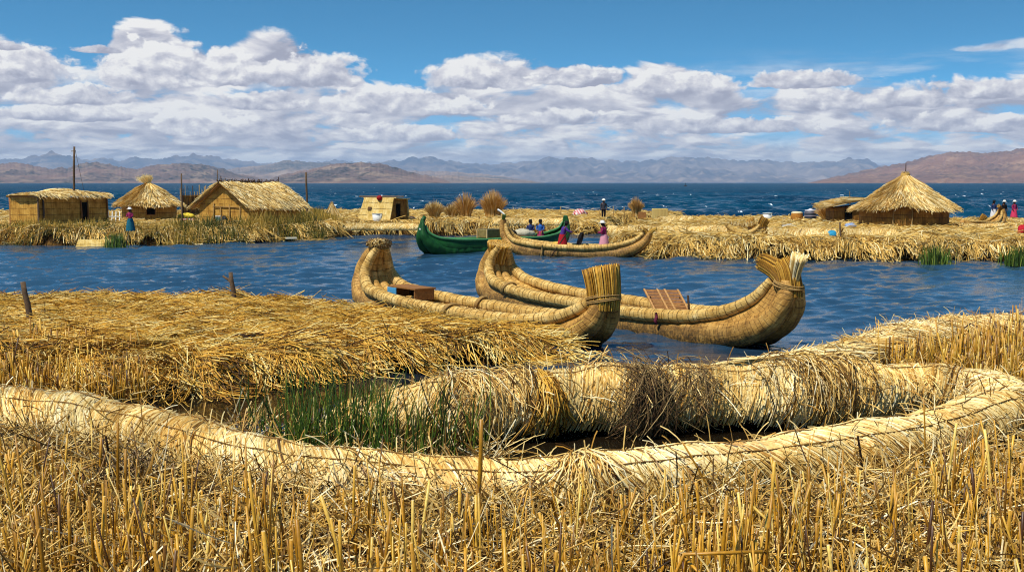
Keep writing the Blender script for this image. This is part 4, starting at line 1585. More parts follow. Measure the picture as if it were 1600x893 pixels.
def reed_boat(label, A, B, main, rail, inner, deck, mats, floor=True, hull_mat=None):
    fr = Frame(A, B)
    root = thing("reed_boat", label, "boat", (*(fr.A + fr.e * fr.L / 2)[:2], 0), "reed boats")
    mb = MB()
    hull_skin(mb, fr, main, rail)
    for sd_ in (-1, 1):
        boat_tube(mb, fr, main, sd_)
    part(mb, "hull", mats[0], root)
    for sd_ in (-1, 1):
        mb = MB()
        boat_tube(mb, fr, rail, sd_, sides=16, ties=0.31)
        part(mb, "gunwale", [mats[1], ROPED if mats[0] is BUN else mats[1]], root)
    if inner:
        mb = MB()
        for ctl in inner:
            for sd_ in (-1, 1):
                boat_tube(mb, fr, ctl, sd_, n=60)
        part(mb, "inner_bundle", mats[2], root)
    if floor:
        g = rng_(int(fr.L * 100))
        s0, s1, z0, hw = deck
        mb = MB()
        ss = np.linspace(s0, s1, 30)
        ww = np.linspace(-1, 1, 9)
        hwv = hw * (1 - 0.45 * np.abs((ss - (s0 + s1) / 2) / ((s1 - s0) / 2)) ** 3)
        mb.grid(fr(ss[:, None], ww[None] * hwv[:, None], z0 + 0.03 * np.sin(ss * 9)[:, None]), mat=0)
        n = 2200
        sx = g.uniform(s0, s1, n)
        wx = g.uniform(-1, 1, n)
        hx = np.interp(sx, ss, hwv)
        p0 = fr(sx, wx * hx, np.full(n, z0))
        lean = g.normal(0.5, 0.5, n)
        d = fr.n[None] * (np.sign(wx) * lean)[:, None] + fr.e[None] * g.normal(0, 0.4, n)[:, None] + np.array([0, 0, 1.0])[None] * g.uniform(0.2, 0.9, n)[:, None]
        L = g.uniform(0.06, 0.17, n)
        pts = p0[:, None] + unit(d)[:, None] * (np.linspace(0, 1, 3)[None, :, None] * L[:, None, None])
        mb.tubes(pts, g.uniform(0.008, 0.016, n), 4, np.clip(g.normal(.65, .2, n), 0, 1), 0, cap=1)
        part(mb, "deck_straw", PALE, root)
    return root, fr


# boat with the round prow knob, nearest the platform
A1, B1 = P(583, 483, 0), P(938, 545, 0)
fr1 = Frame(A1, B1)
L1 = fr1.L
main1 = [(0.30, .10, 2.02, .13), (-.10, .15, 1.62, .19), (-.36, .20, 1.15, .25), (-.22, .28, .62, .33), (.5, .38, .25, .38), (1.8, .46, .08, .40), (4, .50, .04, .40), (7, .50, .04, .40),
         (L1 - 1.4, .44, .12, .38), (L1 - .5, .34, .36, .33), (L1 + .05, .24, .80, .26), (L1 + .18, .16, 1.20, .20), (L1 + .16, .12, 1.45, .17)]
rail1 = [(.58, .16, 1.98, .10), (.40, .30, 1.65, .14), (.32, .46, 1.2, .17), (.62, .58, .86, .18), (1.5, .72, .66, .18), (3, .82, .55, .18), (5.5, .86, .50, .18), (L1 - 3.2, .80, .50, .18),
         (L1 - 1.7, .64, .60, .17), (L1 - .8, .42, .80, .16), (L1 - .25, .26, 1.08, .14), (L1 + .02, .16, 1.36, .11)]
inner1 = [[(.50, .07, 1.96, .09), (.27, .10, 1.6, .12), (.20, .13, 1.2, .14), (.42, .15, .80, .15), (1.0, .17, .52, .15), (2.2, .2, .36, .13), (4.0, .2, .28, .10)],
          [(.45, .18, 1.98, .09), (.22, .24, 1.55, .12), (.20, .34, 1.15, .14), (.46, .42, .72, .14), (1.2, .5, .46, .13), (2.4, .5, .34, .10)]]
b1, fr1 = reed_boat("reed boat with round knobbed prow lying against the straw platform", A1, B1, main1, rail1, inner1, (1.0, L1 - 1.2, .30, .62), (BUN, BUNG, BUNIN))
g = rng_(701)
mb = MB()      # knob of cut reed ends on the prow
n = 1100
d = unit(g.normal(0, 1, (n, 3)) * np.array([1.0, 1.0, 0.75]) + np.array([0, 0, .15]))
cc = fr1(.42, 0, 2.10)
wide = unit(fr1.e * .9 + fr1.n * .2)
dd = d * np.array([.38, .30, .16])
pts = np.stack([cc + dd * .35, cc + dd * (1 + g.normal(0, .07, n))[:, None]], 1)
mb.tubes(pts, g.uniform(0.014, 0.024, n), 5, np.clip(g.normal(.5, .25, n), 0, 1), 0, cap=1, capmat=1)
part(mb, "prow_knob", [BROWN, THATCH], b1)
mb = MB()
brush(mb, fr1, [(L1 + .10, 0, 1.00), (L1 + .12, 0, 1.30), (L1 + .08, 0, 1.62), (L1 + .00, 0, 1.95)], 1700, .40, .47, 702, flat=.95, ragged=.10, tone=.42)
part(mb, "stern_brush", [GOLD, CUT], b1)
mb = MB()
wrap_rope(mb, fr1, (L1 + .10, 0, 1.22), .44, .9, R(12), 4, .018, .04, 1)
part(mb, "neck_rope", ROPE, b1)
mb = MB()
rope_loop(mb, fr1, 4.6, 1, .86, .52, .21, 1)
part(mb, "rope_loop", ROPE, b1)
mb = MB()
rope_loop(mb, fr1, 5.6, -1, .86, .50, .22, 2)
part(mb, "rope_loop", ROPE, b1)
mb = MB()
wrap_rope(mb, fr1, (.02, .22, 1.55), .24, .9, R(-15), 2, .014, .03, 5)
part(mb, "prow_tie", ROPE, b1)

# boat behind it, with the brush stern to the right
A2, B2 = P(772, 468, 0), P(1220, 547, 0)
fr2 = Frame(A2, B2)
L2 = fr2.L
main2 = [(0.42, .12, 1.88, .15), (.02, .18, 1.5, .20), (-.22, .22, 1.04, .26), (-.12, .30, .58, .33), (.5, .38, .25, .38), (1.8, .46, .08, .40), (5, .52, .04, .40), (L2 - 4, .52, .05, .42),
         (L2 - 1.9, .46, .16, .42), (L2 - .8, .36, .40, .36), (L2 - .02, .26, .80, .28), (L2 + .30, .18, 1.28, .22), (L2 + .30, .12, 1.70, .16)]
rail2 = [(.66, .18, 1.84, .11), (.46, .32, 1.54, .14), (.45, .46, 1.14, .17), (.8, .58, .86, .18), (1.7, .72, .66, .18), (3, .82, .55, .18), (6.5, .88, .50, .18), (L2 - 3.8, .82, .52, .18),
         (L2 - 2.2, .66, .66, .17), (L2 - 1.2, .46, .92, .16), (L2 - .55, .28, 1.28, .14), (L2 - .22, .16, 1.66, .11)]
inner2 = [[(.60, .07, 1.86, .10), (.36, .10, 1.5, .13), (.32, .13, 1.2, .15), (.55, .15, .80, .15), (1.2, .17, .52, .15), (2.4, .2, .36, .13), (4.4, .2, .28, .10)],
          [(.55, .19, 1.86, .10), (.32, .26, 1.45, .13), (.34, .36, 1.15, .14), (.6, .42, .72, .14), (1.4, .5, .46, .13), (2.6, .5, .34, .10)]]
b2, fr2 = reed_boat("reed boat with upswept brush stern moored furthest right of the two big boats", A2, B2, main2, rail2, inner2, (1.1, L2 - 1.6, .30, .64), (BUN, BUNG, BUNIN))
mb = MB()
brush(mb, fr2, [(.22, 0, 1.30), (.27, 0, 1.52), (.32, 0, 1.74), (.38, 0, 1.96)], 1100, .27, .42, 711, flat=1.0, ragged=.05, tone=.5, rad=(.007, .013))
part(mb, "prow_brush", [GOLD, CUT], b2)
mb = MB()
brush(mb, fr2, [(L2 + .30, 0, 1.35), (L2 + .16, 0, 1.66), (L2 - .16, 0, 1.90), (L2 - .62, 0, 2.06)], 1000, .27, .22, 712, flat=1.0, ragged=.28, tone=.35)
brush(mb, fr2, [(L2 + .30, 0, 1.30), (L2 + .26, 0, 1.66), (L2 + .18, 0, 1.92), (L2 + .05, 0, 2.08)], 600, .27, .27, 713, flat=1.0, ragged=.2, tone=.45)
part(mb, "stern_brush", [GOLD, CUT], b2)
mb = MB()
brush(mb, fr2, [(L2 + .36, 0, 1.50), (L2 + .40, 0, 1.76), (L2 + .46, 0, 2.02), (L2 + .56, 0, 2.30)], 260, .10, .20, 714, flat=1.0, ragged=.16, tone=.72)
part(mb, "stern_plume", [PALE, CUT], b2)
mb = MB()
wrap_rope(mb, fr2, (L2 + .22, 0, 1.60), .36, .95, R(-14), 3, .020, .035, 3)
part(mb, "neck_rope", ROPE, b2)
mb = MB()
wrap_rope(mb, fr2, (.05, .24, 1.4), .25, .9, R(-15), 2, .014, .03, 5)
part(mb, "prow_tie", ROPE, b2)
mb = MB()
rope_loop(mb, fr2, 2.2, -1, .76, .60, .21, 4)
part(mb, "rope_loop", ROPE, b2)

# mooring line from the second boat down to the right, and the peg with its tie
mo_a, mo_b = P(1094, 484, .62) * 1.0, P(1238, 546, 0.0)
mo_a = fr2(np.array(L2 - 3.6), np.array(-.98), np.array(.56))
t = np.linspace(0, 1, 16)[:, None]
ln = mo_a * (1 - t) + mo_b * t
ln[:, 2] -= 0.10 * np.sin(t[:, 0] * math.pi)
mb = MB()
mb.tubes(ln[None], 0.011, 5, .5)
tag(mb.build("mooring_line", plain("green_cord", '#4c7a62', .6, .3, .2, 20), loc=tuple(mo_a)), "thin green mooring line running from the right boat down into the water", "rope")
mb = MB()
p0 = fr2(np.array(next(q for q in np.linspace(0, L2, 800) if topix(fr2(np.array(q), np.array(-.6), np.array(.6)))[0] > 1078)), np.array(-.6), np.array(.25))
mb.tubes(np.array([[p0, p0 + [-.02, 0, .4], p0 + [-.06, 0, .88]]]), [[.035, .033, .028]], 7, .5, cap=1)
tag(mb.build("wooden_stake", WOODD, loc=tuple(p0)), "dark wooden stake stuck in the right boat beside its slatted panel", "stake")
mb = MB()
p0 = mo_a
pts = p0 + np.array([[.0, -.02, .06], [.02, -.04, -.05], [-.02, -.05, -.15], [.01, -.05, -.26]])
mb.tubes(pts[None], [[.03, .045, .05, .02]], 7, .5, cap=2)
tag(mb.build("cloth_tie", plain("maroon_cloth", '#6a2c3c', .85, .1, .3, 30), loc=tuple(p0)), "small maroon rag tied where the mooring line leaves the boat", "rag")

# slatted reed panel leaning in the second boat
def s_px(fr, L, px, w_, z):
    q = np.linspace(0, L, 600)
    return q[np.argmin(np.abs(topix(fr(q, np.full(600, w_), np.full(600, z)))[0] - px))]


def slat_panel():
    c = fr2(np.array(s_px(fr2, L2, 1041, .25, .78)), np.array(.25), np.array(.78))
    wv = unit(np.array([1.0, -.22, 0]))
    up = unit(np.array([-.30, .38, .62]))
    nn = np.cross(wv, up)
    root = thing("slatted_panel", "tilted brown slatted wooden panel standing open in the right boat", "panel", tuple(c))
    ax = np.array([wv, up, nn])
    mb = MB()
    for i in range(7):
        mb.box(c + up * (-.30 + i * .10), (1.0, .085, .02), axes=ax, rnd=i / 7)
    part(mb, "slats", WOODB, root)
    mb = MB()
    for k in (-.46, -.1, .1, .46):
        mb.box(c + wv * k + nn * .028, (.05, .72, .03), axes=ax)
    part(mb, "battens", plain("pale_batten", '#b88a52', .7, .2, .3, 20), root)
    for k in (-.4, .4):
        mb = MB()
        mb.tubes(np.array([[c + wv * k + up * .1 + nn * .02, c + wv * k - up * .34 + np.array([.05, .35, -.12])]]), .02, 6, .5, cap=2)
        part(mb, "prop", WOODD, root)


slat_panel()


def bench():
    c = fr1(np.array(2.35), np.array(-.02), np.array(.72))
    ax = np.array([fr1.e, fr1.n, [0, 0, 1.0]])
    root = thing("bench_box", "brown wooden bench box with a blue panel set in the left big boat", "bench", tuple(c))
    mb = MB()
    mb.box(c + np.array([0, 0, .16]), (1.55, .74, .045), axes=ax)
    part(mb, "seat_board", WOODB, root)
    for k in (-.70, .70):
        mb = MB()
        mb.box(c + fr1.e * k + np.array([0, 0, -.02]), (.05, .68, .30), axes=ax)
        part(mb, "end_board", WOODB, root)
    mb = MB()
    mb.box(c + fr1.n * .33 + np.array([0, 0, -.02]), (1.3, .035, .28), axes=ax)
    part(mb, "back_board", WOODD, root)
    mb = MB()
    mb.box(c - fr1.e * .50 - fr1.n * .385 + np.array([0, 0, .0]), (.50, .03, .27), axes=ax)
    part(mb, "blue_panel", BLUEP, root)


bench()

# third reed boat, with the two women
A3, B3 = P(812, 398, 0), P(985, 402, 0)
fr3 = Frame(A3, B3)
L3 = fr3.L
main3 = [(-.95, .10, 1.95, .12), (-.98, .14, 1.5, .15), (-.80, .2, .95, .22), (-.2, .3, .45, .30), (.8, .4, .12, .35), (2.5, .44, .06, .36), (L3 - 1.2, .42, .10, .36), (L3 - .1, .34, .32, .32), (L3 + .65, .22, .72, .24), (L3 + .98, .14, 1.1, .16), (L3 + 1.05, .10, 1.35, .12)]
rail3 = [(-.80, .13, 1.75, .09), (-.66, .26, 1.3, .12), (-.3, .45, .90, .14), (.5, .62, .70, .15), (1.6, .74, .58, .15), (3, .8, .52, .15), (L3 - 1.6, .72, .54, .15), (L3 - .4, .5, .72, .14), (L3 + .4, .28, 1.02, .12), (L3 + .72, .14, 1.3, .10)]
b3, fr3 = reed_boat("slim reed boat carrying two women between the big boats and the right island", A3, B3, main3, rail3, None, (.2, L3 - .6, .30, .6), (BUN, BUNG, BUNIN))
mb = MB()
brush(mb, fr3, [(-.98, 0, 1.7), (-.96, 0, 1.9), (-.93, 0, 2.1), (-.9, 0, 2.25)], 60, .09, .11, 721, tone=.3)
part(mb, "prow_tip", [GREEN, CUT], b3)
mb = MB()
brush(mb, fr3, [(-.9, 0, 2.2), (-1.0, 0, 2.3), (-1.15, 0, 2.42), (-1.3, 0, 2.5)], 40, .05, .05, 722, tone=.8)
part(mb, "prow_tuft", [WHITE, WHITE], b3)
mb = MB()
brush(mb, fr3, [(L3 + .95, 0, 1.15), (L3 + 1.05, 0, 1.32), (L3 + 1.2, 0, 1.46), (L3 + 1.42, 0, 1.58)], 120, .12, .08, 723, tone=.5)
brush(mb, fr3, [(L3 + .95, 0, 1.15), (L3 + .92, 0, 1.3), (L3 + .80, 0, 1.45), (L3 + .68, 0, 1.5)], 120, .12, .12, 724, tone=.3)
part(mb, "stern_brush", [GOLD, CUT], b3)

# green boat behind
A4, B4 = P(672, 396, 0), P(880, 383, 0)
fr4 = Frame(A4, B4)
L4 = fr4.L
main4 = [(-.55, .06, 1.95, .07), (-.62, .09, 1.55, .12), (-.62, .16, 1.05, .22), (-.2, .30, .5, .34), (.7, .44, .12, .42), (2.5, .55, .06, .44), (L4 - 1.6, .5, .08, .42), (L4 - .4, .34, .4, .34), (L4 + .15, .18, .95, .22), (L4 + .25, .1, 1.5, .14), (L4 + .22, .06, 1.9, .08)]
rail4 = [(-.40, .08, 1.62, .06), (-.3, .2, 1.25, .07), (.1, .42, .96, .08), (1.0, .68, .80, .08), (3, .86, .70, .08), (6, .88, .68, .08), (L4 - 2.0, .72, .72, .08), (L4 - .8, .45, .9, .07), (L4 - .1, .2, 1.2, .06), (L4 + .05, .1, 1.5, .05)]
b4, fr4 = reed_boat("dark green painted boat with curled prow behind the reed boats", A4, B4, main4, rail4, None, (.4, L4 - .8, .40, .7), (GREENP, GREENL, GREENP))
b4['group'] = "boats out in the channel"
mb = MB()
wrap_rope(mb, fr4, (-.60, 0, 1.42), .17, .9, R(10), 2, .02, .05, 1)
part(mb, "prow_band", WHITE, b4)
mb = MB()
mb.tubes(fr4(np.array([-.56, -.50, -.42, -.3]), np.zeros(4), np.array([1.75, 1.95, 2.05, 2.02]))[None], [[.11, .13, .12, .05]], 8, .5, cap=2)
part(mb, "prow_curl", GREENP, b4)
for s_ in (3.2, 5.0):
    mb = MB()
    mb.box(fr4(np.array(s_), np.array(0), np.array(.62)), (.25, 1.5, .05), axes=np.array([fr4.e, fr4.n, [0, 0, 1.0]]))
    part(mb, "thwart", WOODB, b4)


def crate(c, size, ax, label, mat, name="wooden_crate"):
    root = thing(name, label, "crate", tuple(c))
    sx, sy, sz = size
    mb = MB()
    mb.box(c, (sx * .94, sy * .94, sz * .94), axes=ax)
    part(mb, "box_body", mat, root)
    mb = MB()
    for i in (-1, 1):
        for j in (-1, 1):
            mb.box(c + ax[0] * i * sx / 2 + ax[1] * j * sy / 2, (.07, .07, sz * 1.04), axes=ax)
        mb.box(c + ax[1] * i * sy * .49 + ax[2] * sz * .5, (sx * 1.04, .07, .06), axes=ax)
    part(mb, "box_frame", plain("pale_timber", '#b8a070', .7, .2, .2, 10), root)
    return root


ax4 = np.array([fr4.e, fr4.n, [0, 0, 1.0]])
crate(fr4(np.array(L4 * .42), np.array(0), np.array(.98)), (1.35, .8, .5), ax4, "shallow wooden crate frame in the middle of the green boat", plain("olive_board", '#7a6c40', .8, .1, .3, 6))

# ------------------------------------------------------------------ huts
def st_panel(mb, quad, rnd=.5, mat=0, nu=14, nv=6, thick=0.0, wob=0.0, seed=0):
    """flat panel a-b-c-d (bottom a-b, top d-c) with wall coordinates in metres"""
    a, b, c, d = [np.asarray(q, float) for q in quad]
    u = np.linspace(0, 1, nu)[None, :, None]
    v = np.linspace(0, 1, nv)[:, None, None]
    p = (a * (1 - u) + b * u) * (1 - v) + (d * (1 - u) + c * u) * v
    nrm = unit(np.cross(b - a, d - a))
    if wob:
        g = sn(np.arange(nu)[None] * 1.0 + np.zeros((nv, 1)), np.arange(nv)[:, None] * 1.0 + np.zeros((1, nu)), 4, seed)
        p = p + nrm * (g * wob)[..., None]
    st = np.stack(np.broadcast_arrays(u[..., 0] * np.linalg.norm(b - a), v[..., 0] * np.linalg.norm(d - a)), -1)
    mb.grid(p, rnd, mat, st)
    if thick:
        mb.grid((p - nrm * thick)[:, ::-1], rnd, mat, st[:, ::-1])
        for e in (0, -1):
            mb.grid(np.stack([p[:, e], p[:, e] - nrm * thick], 0), rnd, mat, np.stack([st[:, e], st[:, e]], 0))
            mb.grid(np.stack([p[e], p[e] - nrm * thick], 0), rnd, mat, np.stack([st[e], st[e]], 0))


def thatch(mb, S, n, length, g, rad=(.014, .036), lift=.14, rows=7, tonec=.58, over=.12, mat=0, jit=.04, tone_fn=None):
    """straw laid in courses on a roof surface S(u, v), v running from the ridge (0) to the eave (1)"""
    row = g.integers(0, rows, n)
    v0 = (row + g.uniform(-.5, .5, n)) / rows * (1 - length * .55)
    v0 = np.clip(v0, 0, 1)
    u0 = g.random(n)
    K = 4
    t = np.linspace(0, 1, K)
    v = v0[:, None] + t[None] * (length * g.uniform(.75, 1.2, n))[:, None]
    v = np.minimum(v, 1 + over * g.random(n)[:, None])
    u = u0[:, None] + g.normal(0, jit, n)[:, None] * t[None]
    p = S(np.clip(u, -.02, 1.02), v)
    e = 1e-3
    nr = unit(np.cross(S(u0 + e, v0) - S(u0 - e, v0), S(u0, v0 + e) - S(u0, v0 - e)))
    nr = np.where(nr[:, 2:3] < 0, -nr, nr)
    p = p + nr[:, None] * (g.uniform(.01, .05, n)[:, None] + lift * 1.5 * t[None] * (g.random(n) ** 1.5)[:, None])[..., None]
    tone = np.clip(g.normal(tonec, .25, n) + (0 if tone_fn is None else tone_fn(u0, v0)), 0, 1)
    mb.tubes(p, g.uniform(*rad, n)[:, None] * np.array([1, 1, .8, .4])[None], 3, tone, mat, smooth=False)


def pole(mb, a, b, r=.04, rnd=.5, mat=0, sides=7):
    a, b = np.asarray(a, float), np.asarray(b, float)
    m_ = (a + b) / 2 + np.array([.4 * r, .3 * r, 0])
    mb.tubes(np.array([[a, m_, b]]), [[r * 1.05, r, r * .85]], sides, rnd, mat, cap=2)


def round_hut(label, c, rw, hw, rr, zeave, zapex, seed, wall, top, door=None, window=None, n=5200, squash=.5):
    g = rng_(seed)
    c = np.asarray(c, float)
    notch = 0
    if door:
        notch = min(np.linspace(math.pi, 2 * math.pi, 400), key=lambda a: abs(topix(np.array([c[0] + rw * math.cos(a), c[1] + rw * math.sin(a), c[2]]))[0] - door[0]))
    root = thing("round_reed_hut", label, "hut", (c[0], c[1], c[2]))
    mb = MB()
    th = np.linspace(0, 2 * math.pi, 49)
    zz = np.linspace(-.15, hw, 8)
    bul = 1 + .01 * np.sin(th * 7)
    p = np.stack([c[0] + rw * np.cos(th)[None] * bul[None] + 0 * zz[:, None], c[1] + rw * np.sin(th)[None] * bul[None] + 0 * zz[:, None], c[2] + zz[:, None] + 0 * th[None]], -1)
    st = np.stack(np.broadcast_arrays((th * rw)[None], zz[:, None] + .3), -1)
    mb.grid(p, st=st)
    part(mb, "wall", wall, root)

    def S(u, v):
        a = u * 2 * math.pi
        r = rr * (.05 + .95 * v)
        z = zapex + (zeave - zapex) * v ** (1.0 - .12 * squash) - .10 * np.sin(np.clip(v, 0, 1) * math.pi) * squash
        z = z + .05 * np.sin(a * 5 + seed) * v + .03 * np.sin(a * 11 + 2)* v
        if door:
            z = z + .34 * np.exp(-((a - notch) / .20) ** 2) * np.clip(v * 1.6 - .6, 0, 1)
        return np.stack([c[0] + r * np.cos(a), c[1] + r * np.sin(a), c[2] + z], -1)
    mb = MB()
    u = np.linspace(0, 1, 41)
    v = np.linspace(0, .97, 12)
    mb.grid(S(u[None] + 0 * v[:, None], v[:, None] + 0 * u[None]), .5)
    thatch(mb, S, n, .30, g, jit=.012, rows=7, lift=.16)
    part(mb, "roof", THATCH, root)
    ap = c + np.array([0, 0, zapex])
    if top == 'tuft':
        mb = MB()
        for k in range(240):
            pass
        nn = 260
        a = g.uniform(0, 6.28, nn)
        q = g.random(nn)
        t = np.linspace(0, 1, 4)
        e = np.stack([-.30 + .62 * np.cos(a) * q, .42 * np.sin(a) * q, .56 + g.normal(0, .10, nn) + .12 * np.cos(a) * q], -1)
        pts = ap + np.stack([np.zeros(nn), np.zeros(nn), np.full(nn, -.1)], -1)[:, None] + e[:, None] * (t ** 1.25)[None, :, None] + (np.stack([np.cos(a), np.sin(a), 0 * a], -1) * .09)[:, None]
        mb.tubes(pts, g.uniform(.012, .022, nn), 3, np.clip(g.normal(.75, .2, nn), 0, 1), smooth=False)
        part(mb, "topknot", PALE, root)
        mb = MB()
        tt = np.linspace(0, 2 * math.pi, 20)
        for k in range(2):
            mb.tubes((ap + np.stack([.15 * np.cos(tt), .15 * np.sin(tt), 0 * tt + .0 + .05 * k], -1))[None], .03, 6, .5)
        part(mb, "topknot_tie", ROPED, root)
    else:
        mb = MB()
        tt = np.linspace(0, 2 * math.pi, 20)
        for k in range(3):
            mb.tubes((ap + np.stack([.26 * np.cos(tt), .26 * np.sin(tt), 0 * tt - .06 + .07 * k], -1))[None], .05, 6, .5)
        nn = 160
        a = g.uniform(0, 6.28, nn)
        e = np.stack([.24 * np.cos(a), .24 * np.sin(a), g.uniform(.1, .24, nn)], -1)
        mb.tubes(np.stack([ap + e * np.array([.8, .8, -1]), ap + e], 1), .018, 3, g.random(nn), smooth=False)
        part(mb, "roof_cap", THATCH, root)
        mb = MB()
        pole(mb, ap + [0, 0, -.1], ap + [.02, 0, .82], .028)
        part(mb, "finial_pole", WOODD, root)
    if door:
        px_, wd, ht = door
        # angle whose wall point projects at px_
        best = min(np.linspace(math.pi, 2 * math.pi, 400), key=lambda a: abs(topix(np.array([c[0] + rw * math.cos(a), c[1] + rw * math.sin(a), c[2]]))[0] - px_))
        da = wd / 2 / rw
        mb = MB()
        aa = np.linspace(best - da, best + da, 7)
        zz = np.linspace(-.05, ht, 5)
        r2 = rw + .07
        p = np.stack([c[0] + r2 * np.cos(aa)[None] + 0 * zz[:, None], c[1] + r2 * np.sin(aa)[None] + 0 * zz[:, None], c[2] + zz[:, None] + 0 * aa[None]], -1)
        st = np.stack(np.broadcast_arrays((aa * rw)[None], zz[:, None] + .1), -1)
        mb.grid(p, st=st)
        d_ = part(mb, "door", WALLD, root)
        for a in (best - da, best + da):
            mb = MB()
            q = np.array([c[0] + (rw + .10) * math.cos(a), c[1] + (rw + .10) * math.sin(a), c[2] - .1])
            pole(mb, q, q + [0, 0, ht + .25], .05)
            part(mb, "door_post", ROPE, d_)
    if window:
        px_, z0, z1, wd = window
        best = min(np.linspace(math.pi, 2 * math.pi, 400), key=lambda a: abs(topix(np.array([c[0] + rw * math.cos(a), c[1] + rw * math.sin(a), c[2]]))[0] - px_))
        da = wd / 2 / rw
        mb = MB()
        aa = np.linspace(best - da, best + da, 5)
        zz = np.linspace(z0, z1, 3)
        r2 = rw + .05
        mb.grid(np.stack([c[0] + r2 * np.cos(aa)[None] + 0 * zz[:, None], c[1] + r2 * np.sin(aa)[None] + 0 * zz[:, None], c[2] + zz[:, None] + 0 * aa[None]], -1))
        w_ = part(mb, "window", BLACK, root)
        mb = MB()
        r3 = rw + .08
        q = [np.array([c[0] + r3 * math.cos(a), c[1] + r3 * math.sin(a), c[2] + z]) for a, z in ((best - da, z0), (best + da, z0), (best + da, z1), (best - da, z1))]
        for i in range(4):
            pole(mb, q[i], q[(i + 1) % 4], .03)
        part(mb, "window_frame", WOODB, w_)
    return root


# right round hut, 3 m tall
cR = P(1420, 355, TOPI)
round_hut("large round reed hut with shaggy conical roof and a door on the right island", cR + [0, 1.0, 0], 2.9, 1.4, 3.5, 1.10, 3.50, 801, WALLD, 'cap', door=(1410, 1.15, 1.28), n=8500)
# its lean-to annex
cX = P(1323, 350, TOPI)
g = rng_(811)
rootX = thing("reed_shed", "low reed lean-to with ragged roof left of the large round hut", "shed", tuple(cX))
mb = MB()
x0, x1, y0, y1 = cX[0] - .95, cX[0] + 1.5, cX[1], cX[1] + 2.2
zt = TOPI + 1.25
for quad in (((x0, y0, TOPI - .1), (x1, y0, TOPI - .1), (x1, y0, zt + .15), (x0, y0, zt - .1)), ((x0, y1, TOPI - .1), (x0, y0, TOPI - .1), (x0, y0, zt - .1), (x0, y1, zt - .1)),
             ((x1, y0, TOPI - .1), (x1, y1, TOPI - .1), (x1, y1, zt + .15), (x1, y0, zt + .15)), ((x1, y1, TOPI - .1), (x0, y1, TOPI - .1), (x0, y1, zt - .1), (x1, y1, zt + .15))):
    st_panel(mb, quad, wob=.02)
part(mb, "wall", WALLD, rootX)


def SX(u, v):
    x = (x1 + .1) * (1 - v) + (x0 - .65) * v
    y = (y0 - .35) + (y1 - y0 + .7) * u
    z = zt + .50 - .62 * v ** 1.3 + .06 * np.sin(u * 9)
    return np.stack([x + 0 * y, y + 0 * x, z + 0 * y], -1)


mb = MB()
u = np.linspace(0, 1, 12)
v = np.linspace(0, .92, 8)
mb.grid(SX(u[None] + 0 * v[:, None], v[:, None] + 0 * u[None]))
thatch(mb, SX, 1500, .5, g, rows=4, lift=.22, jit=.06)
part(mb, "roof", THATCH, rootX)
mb = MB()
mb.box((x0 + 1.05, y0 - .03, TOPI + .5), (.55, .05, 1.05))
part(mb, "doorway", BLACK, rootX)

# left round hut with topknot
cL = P(226, 346, TOPI)
round_hut("small round reed hut with straw topknot and a dark window", cL + [0, 1.2, 0], 2.05, 1.35, 2.62, 1.12, 2.95, 802, WALL, 'tuft', window=(236, .55, 1.05, .62), n=5200, squash=.1)

